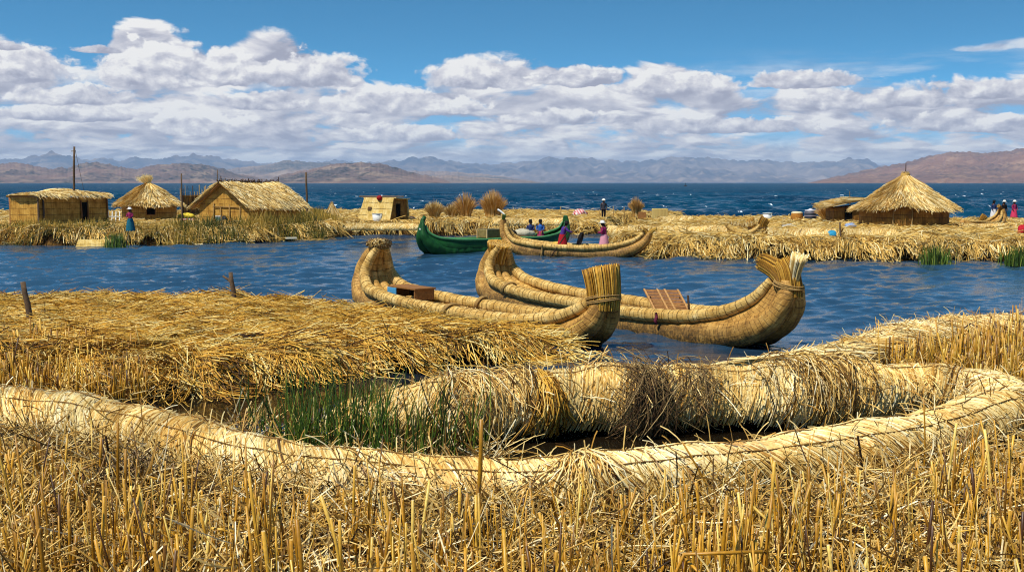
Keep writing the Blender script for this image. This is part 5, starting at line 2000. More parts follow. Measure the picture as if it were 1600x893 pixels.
# flat-roofed hut far left
def flat_hut():
    a = P(60, 355.5, TOPI)     # near corner
    b = P(167, 350.0, TOPI)    # right end of the long face
    l = P(21, 352.0, TOPI)     # left end of the short face
    l = a + unit(np.array([l[0] - a[0], 1.7, 0])) * 2.6
    h = 2.05
    root = thing("flat_roofed_hut", "square reed hut with flat straw roof at the far left", "hut", tuple(a))
    up = np.array([0, 0, 1.0])
    r = b + (l - a)
    dn = -.15 * up
    mb = MB()
    st_panel(mb, (l + dn, a + dn, a + up * h, l + up * h * .97), wob=.03, seed=1)
    st_panel(mb, (a + dn, b + dn, b + up * h * .94, a + up * h), wob=.03, seed=2)
    st_panel(mb, (b + dn, r + dn, r + up * h * .94, b + up * h * .94), wob=.03, seed=3)
    st_panel(mb, (r + dn, l + dn, l + up * h * .97, r + up * h * .94), wob=.03, seed=4)
    part(mb, "wall", WALL, root)
    e = unit(b - a)
    nf = unit(np.cross(e, up))
    # doorway
    k0, k1 = .60, .70
    w0, w1 = a + (b - a) * k0, a + (b - a) * k1
    mb = MB()
    cc = (w0 + w1) / 2 + nf * .03 + up * .78
    mb.box(cc, (np.linalg.norm(w1 - w0), .06, 1.7), axes=np.array([e, nf, up]))
    d_ = part(mb, "doorway", BLACK, root)
    for q in (w0, w1):
        mb = MB()
        pole(mb, q + nf * .07 + dn, q + nf * .07 + up * 1.75, .06)
        part(mb, "door_post", WOODB, d_)
    g = rng_(821)

    def S(u, v):
        # v: back (0) to front eave (1)
        p = (r * 1 + (l - r) * 0) [None] if False else None
        uu, vv = np.asarray(u)[..., None], np.asarray(v)[..., None]
        back = l + (r - l) * (uu * 1.06 - .03)
        front = a + (b - a) * (uu * 1.06 - .03)
        q = back * (1 - vv) + front * vv
        z = TOPI + h + .07 + .38 * np.exp(-((np.asarray(u) - .62) / .30) ** 2) * (1 - .75 * np.asarray(v)) - .12 * np.asarray(v) * np.asarray(u) + .03 * np.sin(np.asarray(u) * 14)
        q = q + nf * ((np.asarray(v) - .0) * .28)[..., None]
        q[..., 2] = z - 1.6 * np.maximum(np.asarray(v) - .93, 0)
        return q
    mb = MB()
    u = np.linspace(0, 1, 16)
    v = np.linspace(0, .97, 8)
    mb.grid(S(u[None] + 0 * v[:, None], v[:, None] + 0 * u[None]))
    thatch(mb, S, 3400, .40, g, rows=6, lift=.12, over=.20, jit=.05)
    part(mb, "roof", THATCH, root)
    for q, hh in ((a - e * .05 + nf * .06, h + .18), (a + e * .42 + nf * .08, h + .05), (b + nf * .06, h - .1), (l - unit(a - l) * .05, h)):
        mb = MB()
        pole(mb, q + dn, q + up * hh, .07)
        part(mb, "corner_post", WOODG if hh > h else WOODB, root)
    mb = MB()
    pole(mb, l + up * (h + .02) - unit(a - l) * .3, a + up * (h + .08) + unit(a - l) * .3, .08)
    part(mb, "roof_beam", ROPE, root)


flat_hut()


# gable hut
def gable_hut():
    up = np.array([0, 0, 1.0])
    gl_ = P(312, 347.5, TOPI)       # left foot of the gable face
    gr_ = P(391, 349.0, TOPI)       # right foot (near corner)
    e = unit(gr_ - gl_)
    dv = unit(np.array([.80, .60, 0]))      # along the ridge, away and to the right
    W = np.linalg.norm(gr_ - gl_)
    Ld = 4.1
    hw, hr = 1.22, 3.02
    root = thing("gabled_reed_hut", "gabled reed hut with steep thatched roof in the left village", "hut", tuple(gl_))
    dn = -.12 * up
    mid = (gl_ + gr_) / 2
    mb = MB()
    st_panel(mb, (gr_ + dn, gr_ + dv * Ld + dn, gr_ + dv * Ld + up * hw, gr_ + up * hw), wob=.02)
    st_panel(mb, (gl_ + dv * Ld + dn, gl_ + dn, gl_ + up * hw, gl_ + dv * Ld + up * hw), wob=.02)
    for q, flip in ((0.0, 1), (Ld, -1)):
        o = dv * q
        st_panel(mb, (gl_ + o + dn, gr_ + o + dn, gr_ + o + up * hw, gl_ + o + up * hw), wob=.015)
        tri = np.array([gl_ + o + up * hw, gr_ + o + up * hw, mid + o + up * (hr - .06)])
        k = 8
        rows = [np.linspace(tri[0] * (1 - t) + tri[2] * t, tri[1] * (1 - t) + tri[2] * t, 10) for t in np.linspace(0, .99, k)]
        stt = [np.stack([np.linspace(W / 2 * t, W - W / 2 * t, 10), np.full(10, hw + t * (hr - hw))], -1) for t in np.linspace(0, .99, k)]
        mb.grid(np.array(rows), st=np.array(stt))
    part(mb, "wall", WALL, root)
    g = rng_(831)
    ridge0 = mid - dv * .42 + up * hr
    ridge1 = mid + dv * (Ld + .35) + up * (hr - .05)
    mb = MB()
    for sgn, foot in ((1, gr_), (-1, gl_)):
        ev0 = foot + e * sgn * .42 - dv * .42 + up * (hw - .20)
        ev1 = foot + e * sgn * .42 + dv * (Ld + .35) + up * (hw - .20)

        def S(u, v):
            uu, vv = np.asarray(u, float)[..., None], np.asarray(v, float)[..., None]
            q = (ridge0 * (1 - uu) + ridge1 * uu) * (1 - vv) + (ev0 * (1 - uu) + ev1 * uu) * vv
            q = q.copy()
            q[..., 2] += .05 * np.sin(np.asarray(u) * 8) + .05 * np.sin(np.asarray(v) * 3.1)
            return q
        u = np.linspace(0, 1, 16)
        v = np.linspace(0, .96, 9)
        mb.grid(S(u[None] + 0 * v[:, None], v[:, None] + 0 * u[None]))
        thatch(mb, S, 4600, .30, g, rows=7, lift=.16, jit=.035)
    part(mb, "roof", THATCH, root)
    # shaggy ridge
    mb = MB()
    nn = 420
    u = g.random(nn)
    p0 = ridge0[None] * (1 - u)[:, None] + ridge1[None] * u[:, None]
    d = unit(g.normal(0, .7, (nn, 3)) + np.array([0, 0, .4]))
    mb.tubes(np.stack([p0, p0 + d * g.uniform(.1, .34, nn)[:, None]], 1), .02, 3, g.random(nn), smooth=False)
    part(mb, "ridge_straw", BROWN, root)
    # timber on the gable
    nf = -dv
    fo = nf * .09
    for (u0, z0, u1, z1, r_) in ((.30, 0, .31, 1.5, .05), (.62, 0, .62, 1.35, .05), (.82, 0, .83, 1.25, .05), (.30, 1.22, .84, 1.16, .04), (.46, .1, .44, 1.2, .04)):
        mb = MB()
        pole(mb, gl_ + (gr_ - gl_) * u0 + up * z0 + fo, gl_ + (gr_ - gl_) * u1 + up * z1 + fo, r_)
        part(mb, "wall_pole", ROPE, root)
    for sgn, foot in ((1, gr_), (-1, gl_)):
        mb = MB()
        pole(mb, mid + up * (hr - .12) - dv * .34, foot + e * sgn * .38 - dv * .34 + up * (hw - .24), .05)
        part(mb, "barge_pole", WOODB, root)
    for k, hh in ((.0, .5), (.45, .35), (.95, .5)):
        mb = MB()
        q = ridge0 * (1 - k) + ridge1 * k + dv * .2
        pole(mb, q - up * .2, q + up * hh * .9, .035)
        part(mb, "ridge_pole", WOODD, root)


gable_hut()

# A-frame hut on the middle island
def aframe():
    up = np.array([0, 0, 1.0])
    a = P(556, 346.5, TOPI)
    b = P(608, 347.5, TOPI)
    back = P(637, 344, TOPI)
    e = unit(b - a)
    dep = b + unit(np.array([.62, .78, 0])) * 2.3 - b
    h = 1.85
    a2, b2 = a + dep, b + dep
    rt = np.array([dep[0] * .24, dep[1] * .24, h])
    root = thing("sloping_reed_hut", "low reed hut with sloping mat walls and a dark side opening", "hut", tuple(a))
    ta, tb = a + rt + e * .35, b + rt - e * .02
    ta2, tb2 = a2 - dep * .10 + up * (h - .12) + e * .35, b2 - dep * .10 + up * (h - .12) - e * .02
    mb = MB()
    st_panel(mb, (a - up * .1, b - up * .1, tb, ta), thick=.06, wob=.02)
    st_panel(mb, (b2 - up * .1, a2 - up * .1, ta2, tb2), thick=.06)
    part(mb, "sloping_wall", MATP, root)
    mb = MB()
    st_panel(mb, (ta + up * .02 - e * .1, tb + up * .02 + e * .2, tb2 + up * .03 + e * .2, ta2 + up * .03 - e * .1), thick=.06)
    part(mb, "roof", MATP, root)
    ins = -e * .10
    mb = MB()
    st_panel(mb, (b + ins - up * .1, b2 + ins - up * .1, tb2 + ins, tb + ins), wob=.02)
    part(mb, "end_wall", WALLD, root)
    mb = MB()
    st_panel(mb, (a2 - up * .1 + e * .1, a - up * .1 + e * .1, ta + e * .02, ta2 + e * .02), wob=.02)
    part(mb, "end_wall", WALLD, root)
    mb = MB()
    p, q = b + dep * .38, b + dep * .56
    mb.box((p + q) / 2 + up * .72 + e * -.06, (np.linalg.norm(q - p), .06, 1.35), axes=np.array([unit(dep), e, up]))
    part(mb, "doorway", BLACK, root)
    mb = MB()
    pole(mb, ta - e * .5 + up * .08, tb + e * .9 + up * .1, .04)
    part(mb, "ridge_pole", ROPE, root)
    mb = MB()
    cc = a * .45 + b * .55 + (rt * .55)
    cc = a + e * 1.05 + rt * .56 - unit(dep) * .05
    mb.box(cc, (.32, .04, .24), axes=np.array([e, unit(np.cross(e, unit(rt))), unit(rt)]))
    part(mb, "vent_hole", BROWN, root)
    # red bundle hung on the roof edge
    rb = a + e * 1.75 + rt + np.array([0, -.06, -.02])
    mb = MB()
    ph = np.linspace(0, math.pi, 9)
    th = np.linspace(0, 2 * math.pi, 13)[:-1]
    rr = .24 * (1 + .08 * np.sin(th * 3))
    mb.grid(np.stack([rb[0] + np.sin(ph)[:, None] * (rr * np.cos(th))[None], rb[1] + np.sin(ph)[:, None] * (rr * np.sin(th))[None], rb[2] + .21 * np.cos(ph)[:, None] + 0 * th[None]], -1), wrap=True)
    tag(mb.build("red_bundle", plain("red_cloth", '#8e1f1c', .8, .15, .3, 20), loc=tuple(rb)), "small dark red bundle on the roof edge of the sloping hut", "bundle")


aframe()


# ------------------------------------------------------------------ village odds and ends
def lathe(mb, c, prof, n=20, rnd=.5, mat=0, sq=1.0, st=False):
    th = np.linspace(0, 2 * math.pi, n + 1)[:-1]
    prof = np.array(prof, float)
    p = np.stack([c[0] + prof[:, :1] * np.cos(th)[None], c[1] + sq * prof[:, :1] * np.sin(th)[None], c[2] + prof[:, 1:2] + 0 * th[None]], -1)
    mb.grid(p, rnd, mat, wrap=True)


def bucket(c, label, r, h, mat, rim, name="bucket", cat="bucket"):
    root = thing(name, label, cat, tuple(c))
    mb = MB()
    lathe(mb, c, [(.001, 0), (r * .86, 0), (r * .9, .02), (r, h), (r * .93, h), (r * .84, .04), (.001, .04)])
    part(mb, "bucket_body", mat, root)
    mb = MB()
    t = np.linspace(0, 2 * math.pi, 24)
    mb.tubes((c + np.stack([r * 1.03 * np.cos(t), r * 1.03 * np.sin(t), 0 * t + h - .03], -1))[None], .025, 6, .5)
    part(mb, "rim", rim, root)
    return root


bucket(P(590, 347, TOPI), "white plastic bucket in front of the sloping reed hut", .40, .68, WHITE, plain("grey_rim", '#b8b8b0', .5, .3, .1), )
bucket(P(1199, 345, TOPI), "white bucket behind the crescent reed ornament", .36, .62, WHITE, plain("grey_rim", '#b8b8b0', .5, .3, .1))

# barrel and basket beside each other
bc_ = P(1266, 346, TOPI)
root = thing("barrel", "dark barrel with pale lid and bands beside the basket", "barrel", tuple(bc_))
mb = MB()
lathe(mb, bc_, [(.001, 0), (.40, 0), (.44, .12), (.46, .4), (.45, .65), (.42, .82), (.38, .84), (.001, .85)])
part(mb, "barrel_body", plain("charcoal_plastic", '#3a4048', .5, .4, .2), root)
for z in (.18, .45, .70):
    mb = MB()
    t = np.linspace(0, 2 * math.pi, 28)
    mb.tubes((bc_ + np.stack([.465 * np.cos(t), .465 * np.sin(t), 0 * t + z], -1))[None], .022, 6, .5)
    part(mb, "band", plain("lilac_band", '#b0a4b4', .6, .3, .1), root)
mb = MB()
lathe(mb, bc_ + [0, 0, .85], [(.43, -.02), (.44, .04), (.2, .07), (.05, .16), (.001, .17)])
part(mb, "lid", plain("pale_lid", '#c4c0c4', .5, .3, .1), root)
ba = P(1245, 346.5, TOPI)
root = thing("basket", "round tan basket standing left of the dark barrel", "basket", tuple(ba))
mb = MB()
lathe(mb, ba, [(.001, 0), (.38, 0), (.45, .15), (.46, .45), (.42, .66), (.40, .70), (.36, .66), (.36, .5), (.001, .5)])
part(mb, "basket_body", plain("tan_wicker", '#a8702e', .8, .1, .4, 14), root)
mb = MB()
lathe(mb, ba + [0, 0, .66], [(.43, 0), (.44, .06), (.3, .12), (.001, .14)])
part(mb, "cover", plain("cream_cloth", '#d8c8a0', .8, .1, .2), root)


def blob(name, label, cat, c, s, mat, seed, lump=.18):
    g = rng_(seed)
    mb = MB()
    ph = np.linspace(0.001, math.pi - .001, 11)[:, None]
    th = np.linspace(0, 2 * math.pi, 19)[None, :-1]
    k = 1 + lump * (np.sin(th * 3 + g.uniform(0, 6)) * np.sin(ph * 2 + g.uniform(0, 6)) + .6 * np.sin(th * 5 + ph * 3 + g.uniform(0, 6)))
    p = np.stack([s[0] / 2 * np.sin(ph) * np.cos(th) * k, s[1] / 2 * np.sin(ph) * np.sin(th) * k, s[2] * (.42 + .55 * np.cos(ph) * k + 0 * th)], -1)
    p[..., 2] = np.maximum(p[..., 2], -.03)
    mb.grid(p + np.asarray(c), wrap=True)
    o = mb.build(name, mat, loc=tuple(c))
    return tag(o, label, cat)


def stripes(name, cols, scale):
    m, t, b = new_mat(name)
    tcn = t.node('ShaderNodeTexCoord')
    x, y, z = t.sep(tcn.outputs['Object'])
    v = t.math('FRACT', t.math('MULTIPLY', t.math('ADD', x, t.math('MULTIPLY', z, .6)), scale))
    t.set(b.inputs['Base Color'], t.ramp(v, [(i / len(cols), hexc(c)) for i, c in enumerate(cols)], 'CONSTANT'))
    b.inputs['Roughness'].default_value = .85
    return m


blob("cloth_pile", "yellow cloth heap beside the stick enclosure", "cloth", P(293, 343.5, TOPI), (1.4, .7, .55), plain("yellow_cloth", '#d0b83c', .85, .1, .25, 10), 901)
blob("cloth_pile", "pink and white cloth spread below the yellow heap", "cloth", P(290, 347, TOPI), (1.7, .6, .26), stripes("pink_white_cloth", ['#d86a78', '#e8dcd8', '#c84858', '#efe6e0'], 2.2), 902)
blob("cloth_bundle", "pink and white cloth bundle on the middle island", "bundle", P(906, 338, TOPI), (1.2, .8, .62), stripes("pink_bundle", ['#c86a70', '#dcc4bc', '#b84850', '#d8b4a8'], 2.0), 903)
blob("cloth_bundle", "small red and white bundle left of the pink one", "bundle", P(899, 338.6, TOPI), (.5, .4, .34), stripes("red_bundle_cloth", ['#b02830', '#e8e0dc'], 3.0), 904)
blob("cloth_bundle", "bright blue bundle on the right island beside a post", "bundle", P(1299, 372.5, TOPI), (.62, .5, .42), plain("blue_cloth", '#2a86a8', .7, .2, .25, 12), 905)
blob("cloth_bundle", "grey blue bundle at the foot of the reed lean-to", "bundle", P(1329, 357, TOPI), (.75, .5, .36), plain("grey_blue_cloth", '#8898b4', .8, .1, .2, 12), 906)
blob("cloth_bundle", "dark bundle lying at the opening of the sloping hut", "bundle", P(641, 345.5, TOPI), (1.0, .6, .36), plain("dark_bundle_cloth", '#3a3238', .9, .1, .4, 20), 907)
blob("cloth_bundle", "red bundle at the right edge on the island", "bundle", P(1598, 352.5 + 16, TOPI), (.6, .5, .6), plain("crimson_cloth", '#a8202c', .8, .1, .25, 12), 908)
blob("cargo_sack", "pale grey sack lying in the green boat", "sack", fr4(np.array(L4 * .66), np.array(-.1), np.array(.66)), (1.3, .8, .5), plain("pale_sacking", '#b0a890', .9, .1, .25, 10), 909)
blob("cargo_sack", "dark sack lying in the green boat beside the crate", "sack", fr4(np.array(L4 * .55), np.array(.0), np.array(.66)), (1.1, .8, .6), plain("dark_sacking", '#28241e', .9, .1, .3, 10), 910)
blob("cargo_sack", "grey lumpy sack near the basket on the right island", "sack", P(1233, 357, TOPI), (.9, .6, .3), plain("grey_sacking", '#a09a8c', .9, .1, .25, 10), 911)
blob("cargo_sack", "flat grey sack left of the tan basket", "sack", P(1226, 346, TOPI), (.8, .5, .24), plain("light_grey_sacking", '#b4b0ac', .9, .1, .25, 10), 912)
blob("yellow_float", "yellow bag on the rail of the third reed boat", "bag", fr3(np.array(2.2), np.array(.1), np.array(.42)), (.95, .5, .34), plain("straw_yellow_bag", '#c8a24a', .8, .15, .2, 10), 913)

# white cooler and dark box before the gable hut
c = P(341, 348.5, TOPI)
root = thing("cooler_box", "small white and green box before the gabled hut", "box", tuple(c))
mb = MB()
mb.box(c + [0, 0, .24], (.36, .36, .46), rz=.3)
part(mb, "box_body", plain("box_green", '#7aa898', .5, .3, .2), root)
mb = MB()
mb.box(c + [0, 0, .51], (.40, .40, .08), rz=.3)
part(mb, "lid", WHITE, root)
blob("black_bag", "black bag right of the white and green box", "bag", P(351, 348.5, TOPI), (.44, .4, .52), plain("black_bag", '#1a1a1a', .6, .3, .3), 914)
blob("black_bag", "dark sack outside the doorway of the flat-roofed hut", "bag", P(120, 350.5, TOPI) + np.array([0, -.3, 0]), (.5, .4, .4), plain("near_black_bag", '#15110e', .8, .1, .3), 915)

# white rack leaning by the round hut
c = P(178, 348.5, TOPI)
root = thing("ladder_rack", "white wooden rack leaning between the flat hut and the round hut", "rack", tuple(c))
for k in range(4):
    mb = MB()
    pole(mb, c + [-.42 + k * .28, -.1, 0], c + [-.58 + k * .28 + .05, .45, .86], .035)
    part(mb, "upright", WHITE, root)
for t_ in (.1, .55):
    mb = MB()
    pole(mb, c + [-.52 - .12 * t_, -.13 + .55 * t_, .86 * t_], c + [.52 - .12 * t_, -.13 + .55 * t_, .86 * t_], .035)
    part(mb, "rail", WHITE, root)

# pale reed mat sloping into the water
a, b = P(118, 385, 0.02), P(181, 384, 0.02)
mb = MB()
st_panel(mb, (a, b, b + [-.35, .5, .42], a + [.0, .5, .42]), thick=.07, wob=.03)
tag(mb.build("reed_mat", MATP, loc=tuple(a)), "pale reed mat sloping down to the water below the round hut", "mat")
# little white landing board further right
a = P(449, 374.5, 0.1)
mb = MB()
mb.box(a + np.array([.25, .0, .12]), (.75, .5, .1), rz=.3)
tag(mb.build("landing_board", plain("bleached_board", '#d8cdb0', .8, .1, .15), loc=tuple(a)), "short bleached board on the shore right of the gabled hut", "board")


def post(px, py0, py1, r, label, group=None, mat=WOODG, lean=0.0, cat="post", name="wooden_post", z=TOPI, arm=None):
    a = P(px, py0, z)
    b = D(px + lean, py1, a[1])
    root = tag(bpy.data.objects.new(name, None), label, cat, group) if arm else None
    mb = MB()
    t = np.linspace(0, 1, 5)[:, None]
    ln = (a - [0, 0, .3]) * (1 - t) + b * t
    ln[:, 0] += r * .5 * np.sin(t[:, 0] * 5)
    mb.tubes(ln[None], r * np.linspace(1.1, .85, 5)[None], 8, .5, cap=2)
    if root is not None:
        C.objects.link(root)
        root.location = tuple(a)
        part(mb, "pole", mat, root)
        mb = MB()
        pole(mb, *arm(a, b))
        part(mb, "crossarm", mat, root)
        return root
    return tag(mb.build(name, mat, loc=tuple(a)), label, cat, group)


post(113, 352, 229, .085, "tall leaning wooden utility pole behind the flat-roofed hut", "poles standing in the left village", lean=4, name="utility_pole", cat="pole",
     arm=lambda a, b: (b + [-.28, 0, -.32], b + [.05, 0, -.30], .025))
post(284, 353, 271, .06, "thin pole between the round hut and the gabled hut", "poles standing in the left village", name="utility_pole", cat="pole")
post(479, 342, 269, .09, "straight wooden pole right of the gabled hut", "poles standing in the left village", name="utility_pole", cat="pole")
post(340, 338, 265, .04, "thin pole rising behind the ridge of the gabled hut", "poles standing in the left village", name="utility_pole", cat="pole")
post(415, 352, 330, .055, "pale short post before the right wall of the gabled hut", mat=ROPE)
post(1313, 373, 347, .05, "grey post on the right island beside the blue bundle", mat=WOODG)
post(1091, 353, 344, .05, "short post standing in the straw left of the crescent ornament", mat=ROPE)
post(1328, 342, 298, .04, "thin post rising behind the lean-to roof", mat=WOODG)
post(749, 345, 338, .03, "small stub post at the shore left of the reed boat prow", mat=WOODD)
# stakes on the platform
post(45, 490, 440, .075, "weathered stake leaning left on the near straw platform", mat=WOODG, lean=-7, z=.80)
pst = post(365, 466, 425, .07, "forked grey stake at the far edge of the straw platform", mat=WOODG, lean=-3, z=.70, arm=lambda a, b: ((a + b) / 2 + [.0, 0, .05], b + [-.26, 0, -.10], .035))

# guy wire of the tall pole
mb = MB()
a = P(113, 352, TOPI)
b = D(117, 232, a[1])
q = P(143, 348, TOPI)
mb.tubes(np.array([[b, (b + q) / 2 + [0, 0, -.2], q]]), .012, 4, .5)
tag(mb.build("guy_wire", WOODG, loc=tuple(q)), "thin guy wire from the tall pole down to the roof", "wire")

# stick enclosure behind the gable hut
def enclosure():
    a, b = P(284, 340, TOPI), P(333, 338, TOPI)
    root = thing("stick_enclosure", "reed enclosure with bare upright sticks left of the gabled hut", "fence", tuple(a))
    up = np.array([0, 0, 1.0])
    mb = MB()
    st_panel(mb, (a - up * .1, b - up * .1, b + up * 1.95, a + up * 1.9), thick=.05, wob=.03)
    part(mb, "reed_panel", WALLD, root)
    g = rng_(931)
    for i in range(15):
        t = i / 14 + g.normal(0, .01)
        q = a * (1 - t) + b * t - np.array([0, .06, 0])
        mb = MB()
        pole(mb, q, q + up * g.uniform(2.2, 2.95) + np.array([g.normal(0, .05), 0, 0]), g.uniform(.02, .04))
        part(mb, "stick", ROPE if g.random() < .7 else WOODD, root)
    for z in (.9, 1.85):
        mb = MB()
        pole(mb, a + up * z - np.array([.1, .1, 0]), b + up * z - np.array([-.1, .1, 0]), .03)
        part(mb, "rail", ROPE, root)


enclosure()


# rope fence on the middle island
def rope_fence():
    pts = [(876, 340), (893, 341), (937, 341), (958, 341), (975, 341)]
    hs = [.95, .45, .75, 1.0, .95]
    root = thing("rope_fence", "sagging rope strung on thin posts on the middle island", "fence", tuple(P(876, 340, TOPI)))
    tops = []
    for (x, y), h in zip(pts, hs):
        q = P(x, y, TOPI)
        mb = MB()
        pole(mb, q - [0, 0, .1], q + [0, 0, h], .035)
        part(mb, "post", ROPE, root)
        tops.append(q + [0, 0, h])
    c = spline(np.array([tops[0], (tops[0] + tops[2]) / 2 - [0, 0, .18], tops[2] + [0, 0, .1]]), 14)
    mb = MB()
    mb.tubes(c[None], .018, 5, .5)
    part(mb, "rope", plain("pale_rope", '#b8b4a4', .8, .1, .2), root)


rope_fence()


# tussocks and conical straw stacks
def tussock(px, py, hpx, wpx, label, mat, n, seed, flare=.55, cat="tussock", name="grass_tussock", group="straw tussocks along the islands", ball=False):
    g = rng_(seed)
    c = P(px, py, TOPI)
    k = F / c[1]
    h, wd = hpx / k * (1.22 if flare > 0 else 1.1), wpx / k / 2 * 1.1
    mb = MB()
    a = g.uniform(0, 6.28, n)
    q = np.sqrt(g.random(n))
    t = np.linspace(0, 1, 5)
    L = h * g.uniform(.75, 1.05, n) * (1 - .25 * q ** 2)
    base = np.stack([np.cos(a), np.sin(a), 0 * a], -1) * (q * wd * (.40 if not ball else .5))[:, None]
    tip = np.stack([np.cos(a), np.sin(a), 0 * a], -1) * (q * wd * (1.0 if flare > 0 else .12))[:, None]
    if flare < 0:
        base = base * 2.4
    pts = base[:, None] * (1 - t)[None, :, None] + tip[:, None] * (t ** (1.6 if flare > 0 else .8))[None, :, None]
    pts[:, :, 2] = t[None] * L[:, None] - (.25 * (t ** 3)[None] * (q * L)[:, None] if flare > 0 else 0)
    pts[:, :, :2] += g.normal(0, .03, (n, 1, 2)) * t[None, :, None]
    mb.tubes(pts + c, np.array([.020, .018, .015, .011, .004]), 3, np.clip(g.normal(.5, .24, n), 0, 1), smooth=False)
    o = mb.build(name, mat, loc=tuple(c))
    return tag(o, label, cat, group)


tussock(679, 343, 27, 34, "pale straw tussock right of the sloping hut", THATCH, 500, 941)
tussock(727, 342, 37, 42, "spiky brown tussock left of the big round one", TUFT, 420, 942)
tussock(706, 342, 22, 34, "low straw heap between the pale and the spiky tussock", THATCH, 450, 947)
tussock(770, 342, 40, 46, "big round golden grass tussock behind the reed boat prow", TUFT, 750, 943, ball=True)
tussock(994, 338, 27, 26, "small brown tussock right of the standing man", TUFT, 450, 944)
tussock(1293, 347, 26, 40, "dry tussock between the dark barrel and the lean-to", TUFT, 500, 948)
tussock(519, 341, 24, 36, "conical straw stack in the gap right of the left village", THATCH, 480, 945, flare=-1, cat="straw stack", name="straw_stack", group="straw stacks of the left village")
tussock(484, 343, 16, 30, "low straw stack right of the straight pole", THATCH, 350, 946, flare=-1, cat="straw stack", name="straw_stack", group="straw stacks of the left village")
# green tufts along the right shore
for (px, py, wd, lab, sd_) in ((1461, 413, 34, "green reed tuft at the waterline below the round hut door", 951), (1590, 414, 30, "green reed tuft at the waterline by the right edge", 952),
                               (181, 388, 20, "green reed tuft beside the pale mat on the left shore", 953)):
    g = rng_(sd_)
    c = P(px, py, 0.05)
    n = 230
    k = c[1] / F
    xy = c[:2] + g.normal(0, 1, (n, 2)) * np.array([wd * k * .33, .22])
    mb = MB()
    mb.tubes(stems(n, xy, np.full(n, .0), g.uniform(.4, 1.05, n), g, .14, 4, bend=.12), np.array([.024, .022, .016, .004]), 3, np.clip(g.normal(.38, .25, n), 0, 1), smooth=False)
    tag(mb.build("green_reed_tuft", GREEN, loc=tuple(c)), lab, "reed tuft", "green tufts on the shores")


# bundles and low rolls lying on the islands
def straw_bale(px, py, wpx, hpx, dep, label, seed, mat=THATCH, tiltz=0.0, n=900):
    g = rng_(seed)
    c = P(px, py, TOPI)
    k = c[1] / F
    wd, h = wpx * k, hpx * k
    mb = MB()
    K = 7
    t = np.linspace(-1, 1, K)
    th = g.uniform(-.3, math.pi + .3, n)
    x0 = g.uniform(-.5, .5, n) * wd
    half = g.uniform(.3, .7, n)
    TH = th[:, None] + half[:, None] * t[None]
    r = 1 + .06 * np.sin(x0 * 3)
    pts = np.stack([x0[:, None] + .12 * t[None] * g.normal(0.5, .8, n)[:, None], -dep / 2 * np.cos(TH) * r[:, None], np.maximum(h * np.sin(TH) * r[:, None], -.08)], -1)
    mb.tubes(pts + c, g.uniform(.014, .026, n), 3, np.clip(g.normal(.6, .2, n), 0, 1), smooth=False)
    a = np.linspace(0, math.pi, 9)
    xx = np.linspace(-.5, .5, 12) * wd
    mb.grid(np.stack([xx[:, None] + 0 * a[None], -dep / 2 * .96 * np.cos(a)[None] + 0 * xx[:, None], h * .96 * np.sin(a)[None] + 0 * xx[:, None]], -1) + c, .4)
    o = mb.build("straw_bundle", mat, loc=tuple(c))
    return tag(o, label, "straw bundle", "bundles of reed lying on the islands")


straw_bale(1045, 366, 190, 13, 1.2, "long straw bundle on the bank right of the third reed boat", 961, n=1500)
straw_bale(1108, 362, 70, 9, 1.0, "brown straw bundle beside the short post", 962, GOLDFAR, n=700)
straw_bale(1055, 349, 50, 11, 1.1, "short straw bundle behind the third reed boat's stern", 963, n=600)
straw_bale(1250, 372, 105, 15, 1.2, "pale straw roll in front of the basket and barrel", 964, n=1200)
straw_bale(1357, 372, 80, 15, 1.1, "upright ended straw roll before the lean-to and the round hut", 965, n=1000)
straw_bale(1540, 357, 90, 8, 1.2, "low straw bundle in front of the small boat at right", 966, n=800)
straw_bale(597, 357, 110, 8, 1.0, "straw roll on the shore below the sloping hut", 967, n=900)
straw_bale(830, 350, 120, 9, 1.2, "straw roll on the middle shore behind the green boat's cargo", 968, n=1000)

c = P(1031, 341, TOPI)
mb = MB()
mb.box(c + [0, 0, .42], (1.25, .8, .80), rz=.1)
for i in range(5):
    mb.box(c + [-.5 + i * .25, -.42, .42], (.2, .04, .8), rz=.1)
tag(mb.build("straw_cube", MATP, loc=tuple(c)), "square straw bale on the far side of the middle island", "bale")
c = P(1003, 346, TOPI)
mb = MB()
mb.box(c + [0, 0, .38], (.62, .06, .72), rz=-.25)
tag(mb.build("brown_board", WOODB, loc=tuple(c)), "brown board standing upright left of the square bale", "board")
# tan chunk and reed crescent
def crescent():
    c = P(1160, 367, TOPI)
    root = thing("reed_crescent", "small crescent shaped reed boat lying on the right island", "small boat", tuple(c))
    t = np.linspace(-1.15, 1.15, 26)
    for k, (rad_, off) in enumerate(((.14, -.18), (.14, .18))):
        mb = MB()
        p = np.stack([c[0] + 1.02 * np.sin(t) * 1.0, np.full(26, c[1] + off) , c[2] + .95 - .85 * np.cos(t)], -1)
        mb.tubes(p[None], (rad_ * (1 - .55 * np.abs(t / 1.15) ** 2))[None], 10, .5, cap=2, st=True)
        part(mb, "reed_tube", BUNG, root)
    mb = MB()
    g = rng_(971)
    n = 200
    a = g.uniform(-1, 1, n)
    p0 = np.stack([c[0] + .8 * a, np.full(n, c[1]) + g.uniform(-.15, .25, n), c[2] + .45 + .2 * a ** 2], -1)
    mb.tubes(np.stack([p0, p0 + np.stack([g.normal(0, .06, n), g.normal(0, .05, n), g.uniform(.1, .3, n)], -1)], 1), .016, 3, g.random(n), smooth=False)
    part(mb, "straw_fill", THATCH, root)


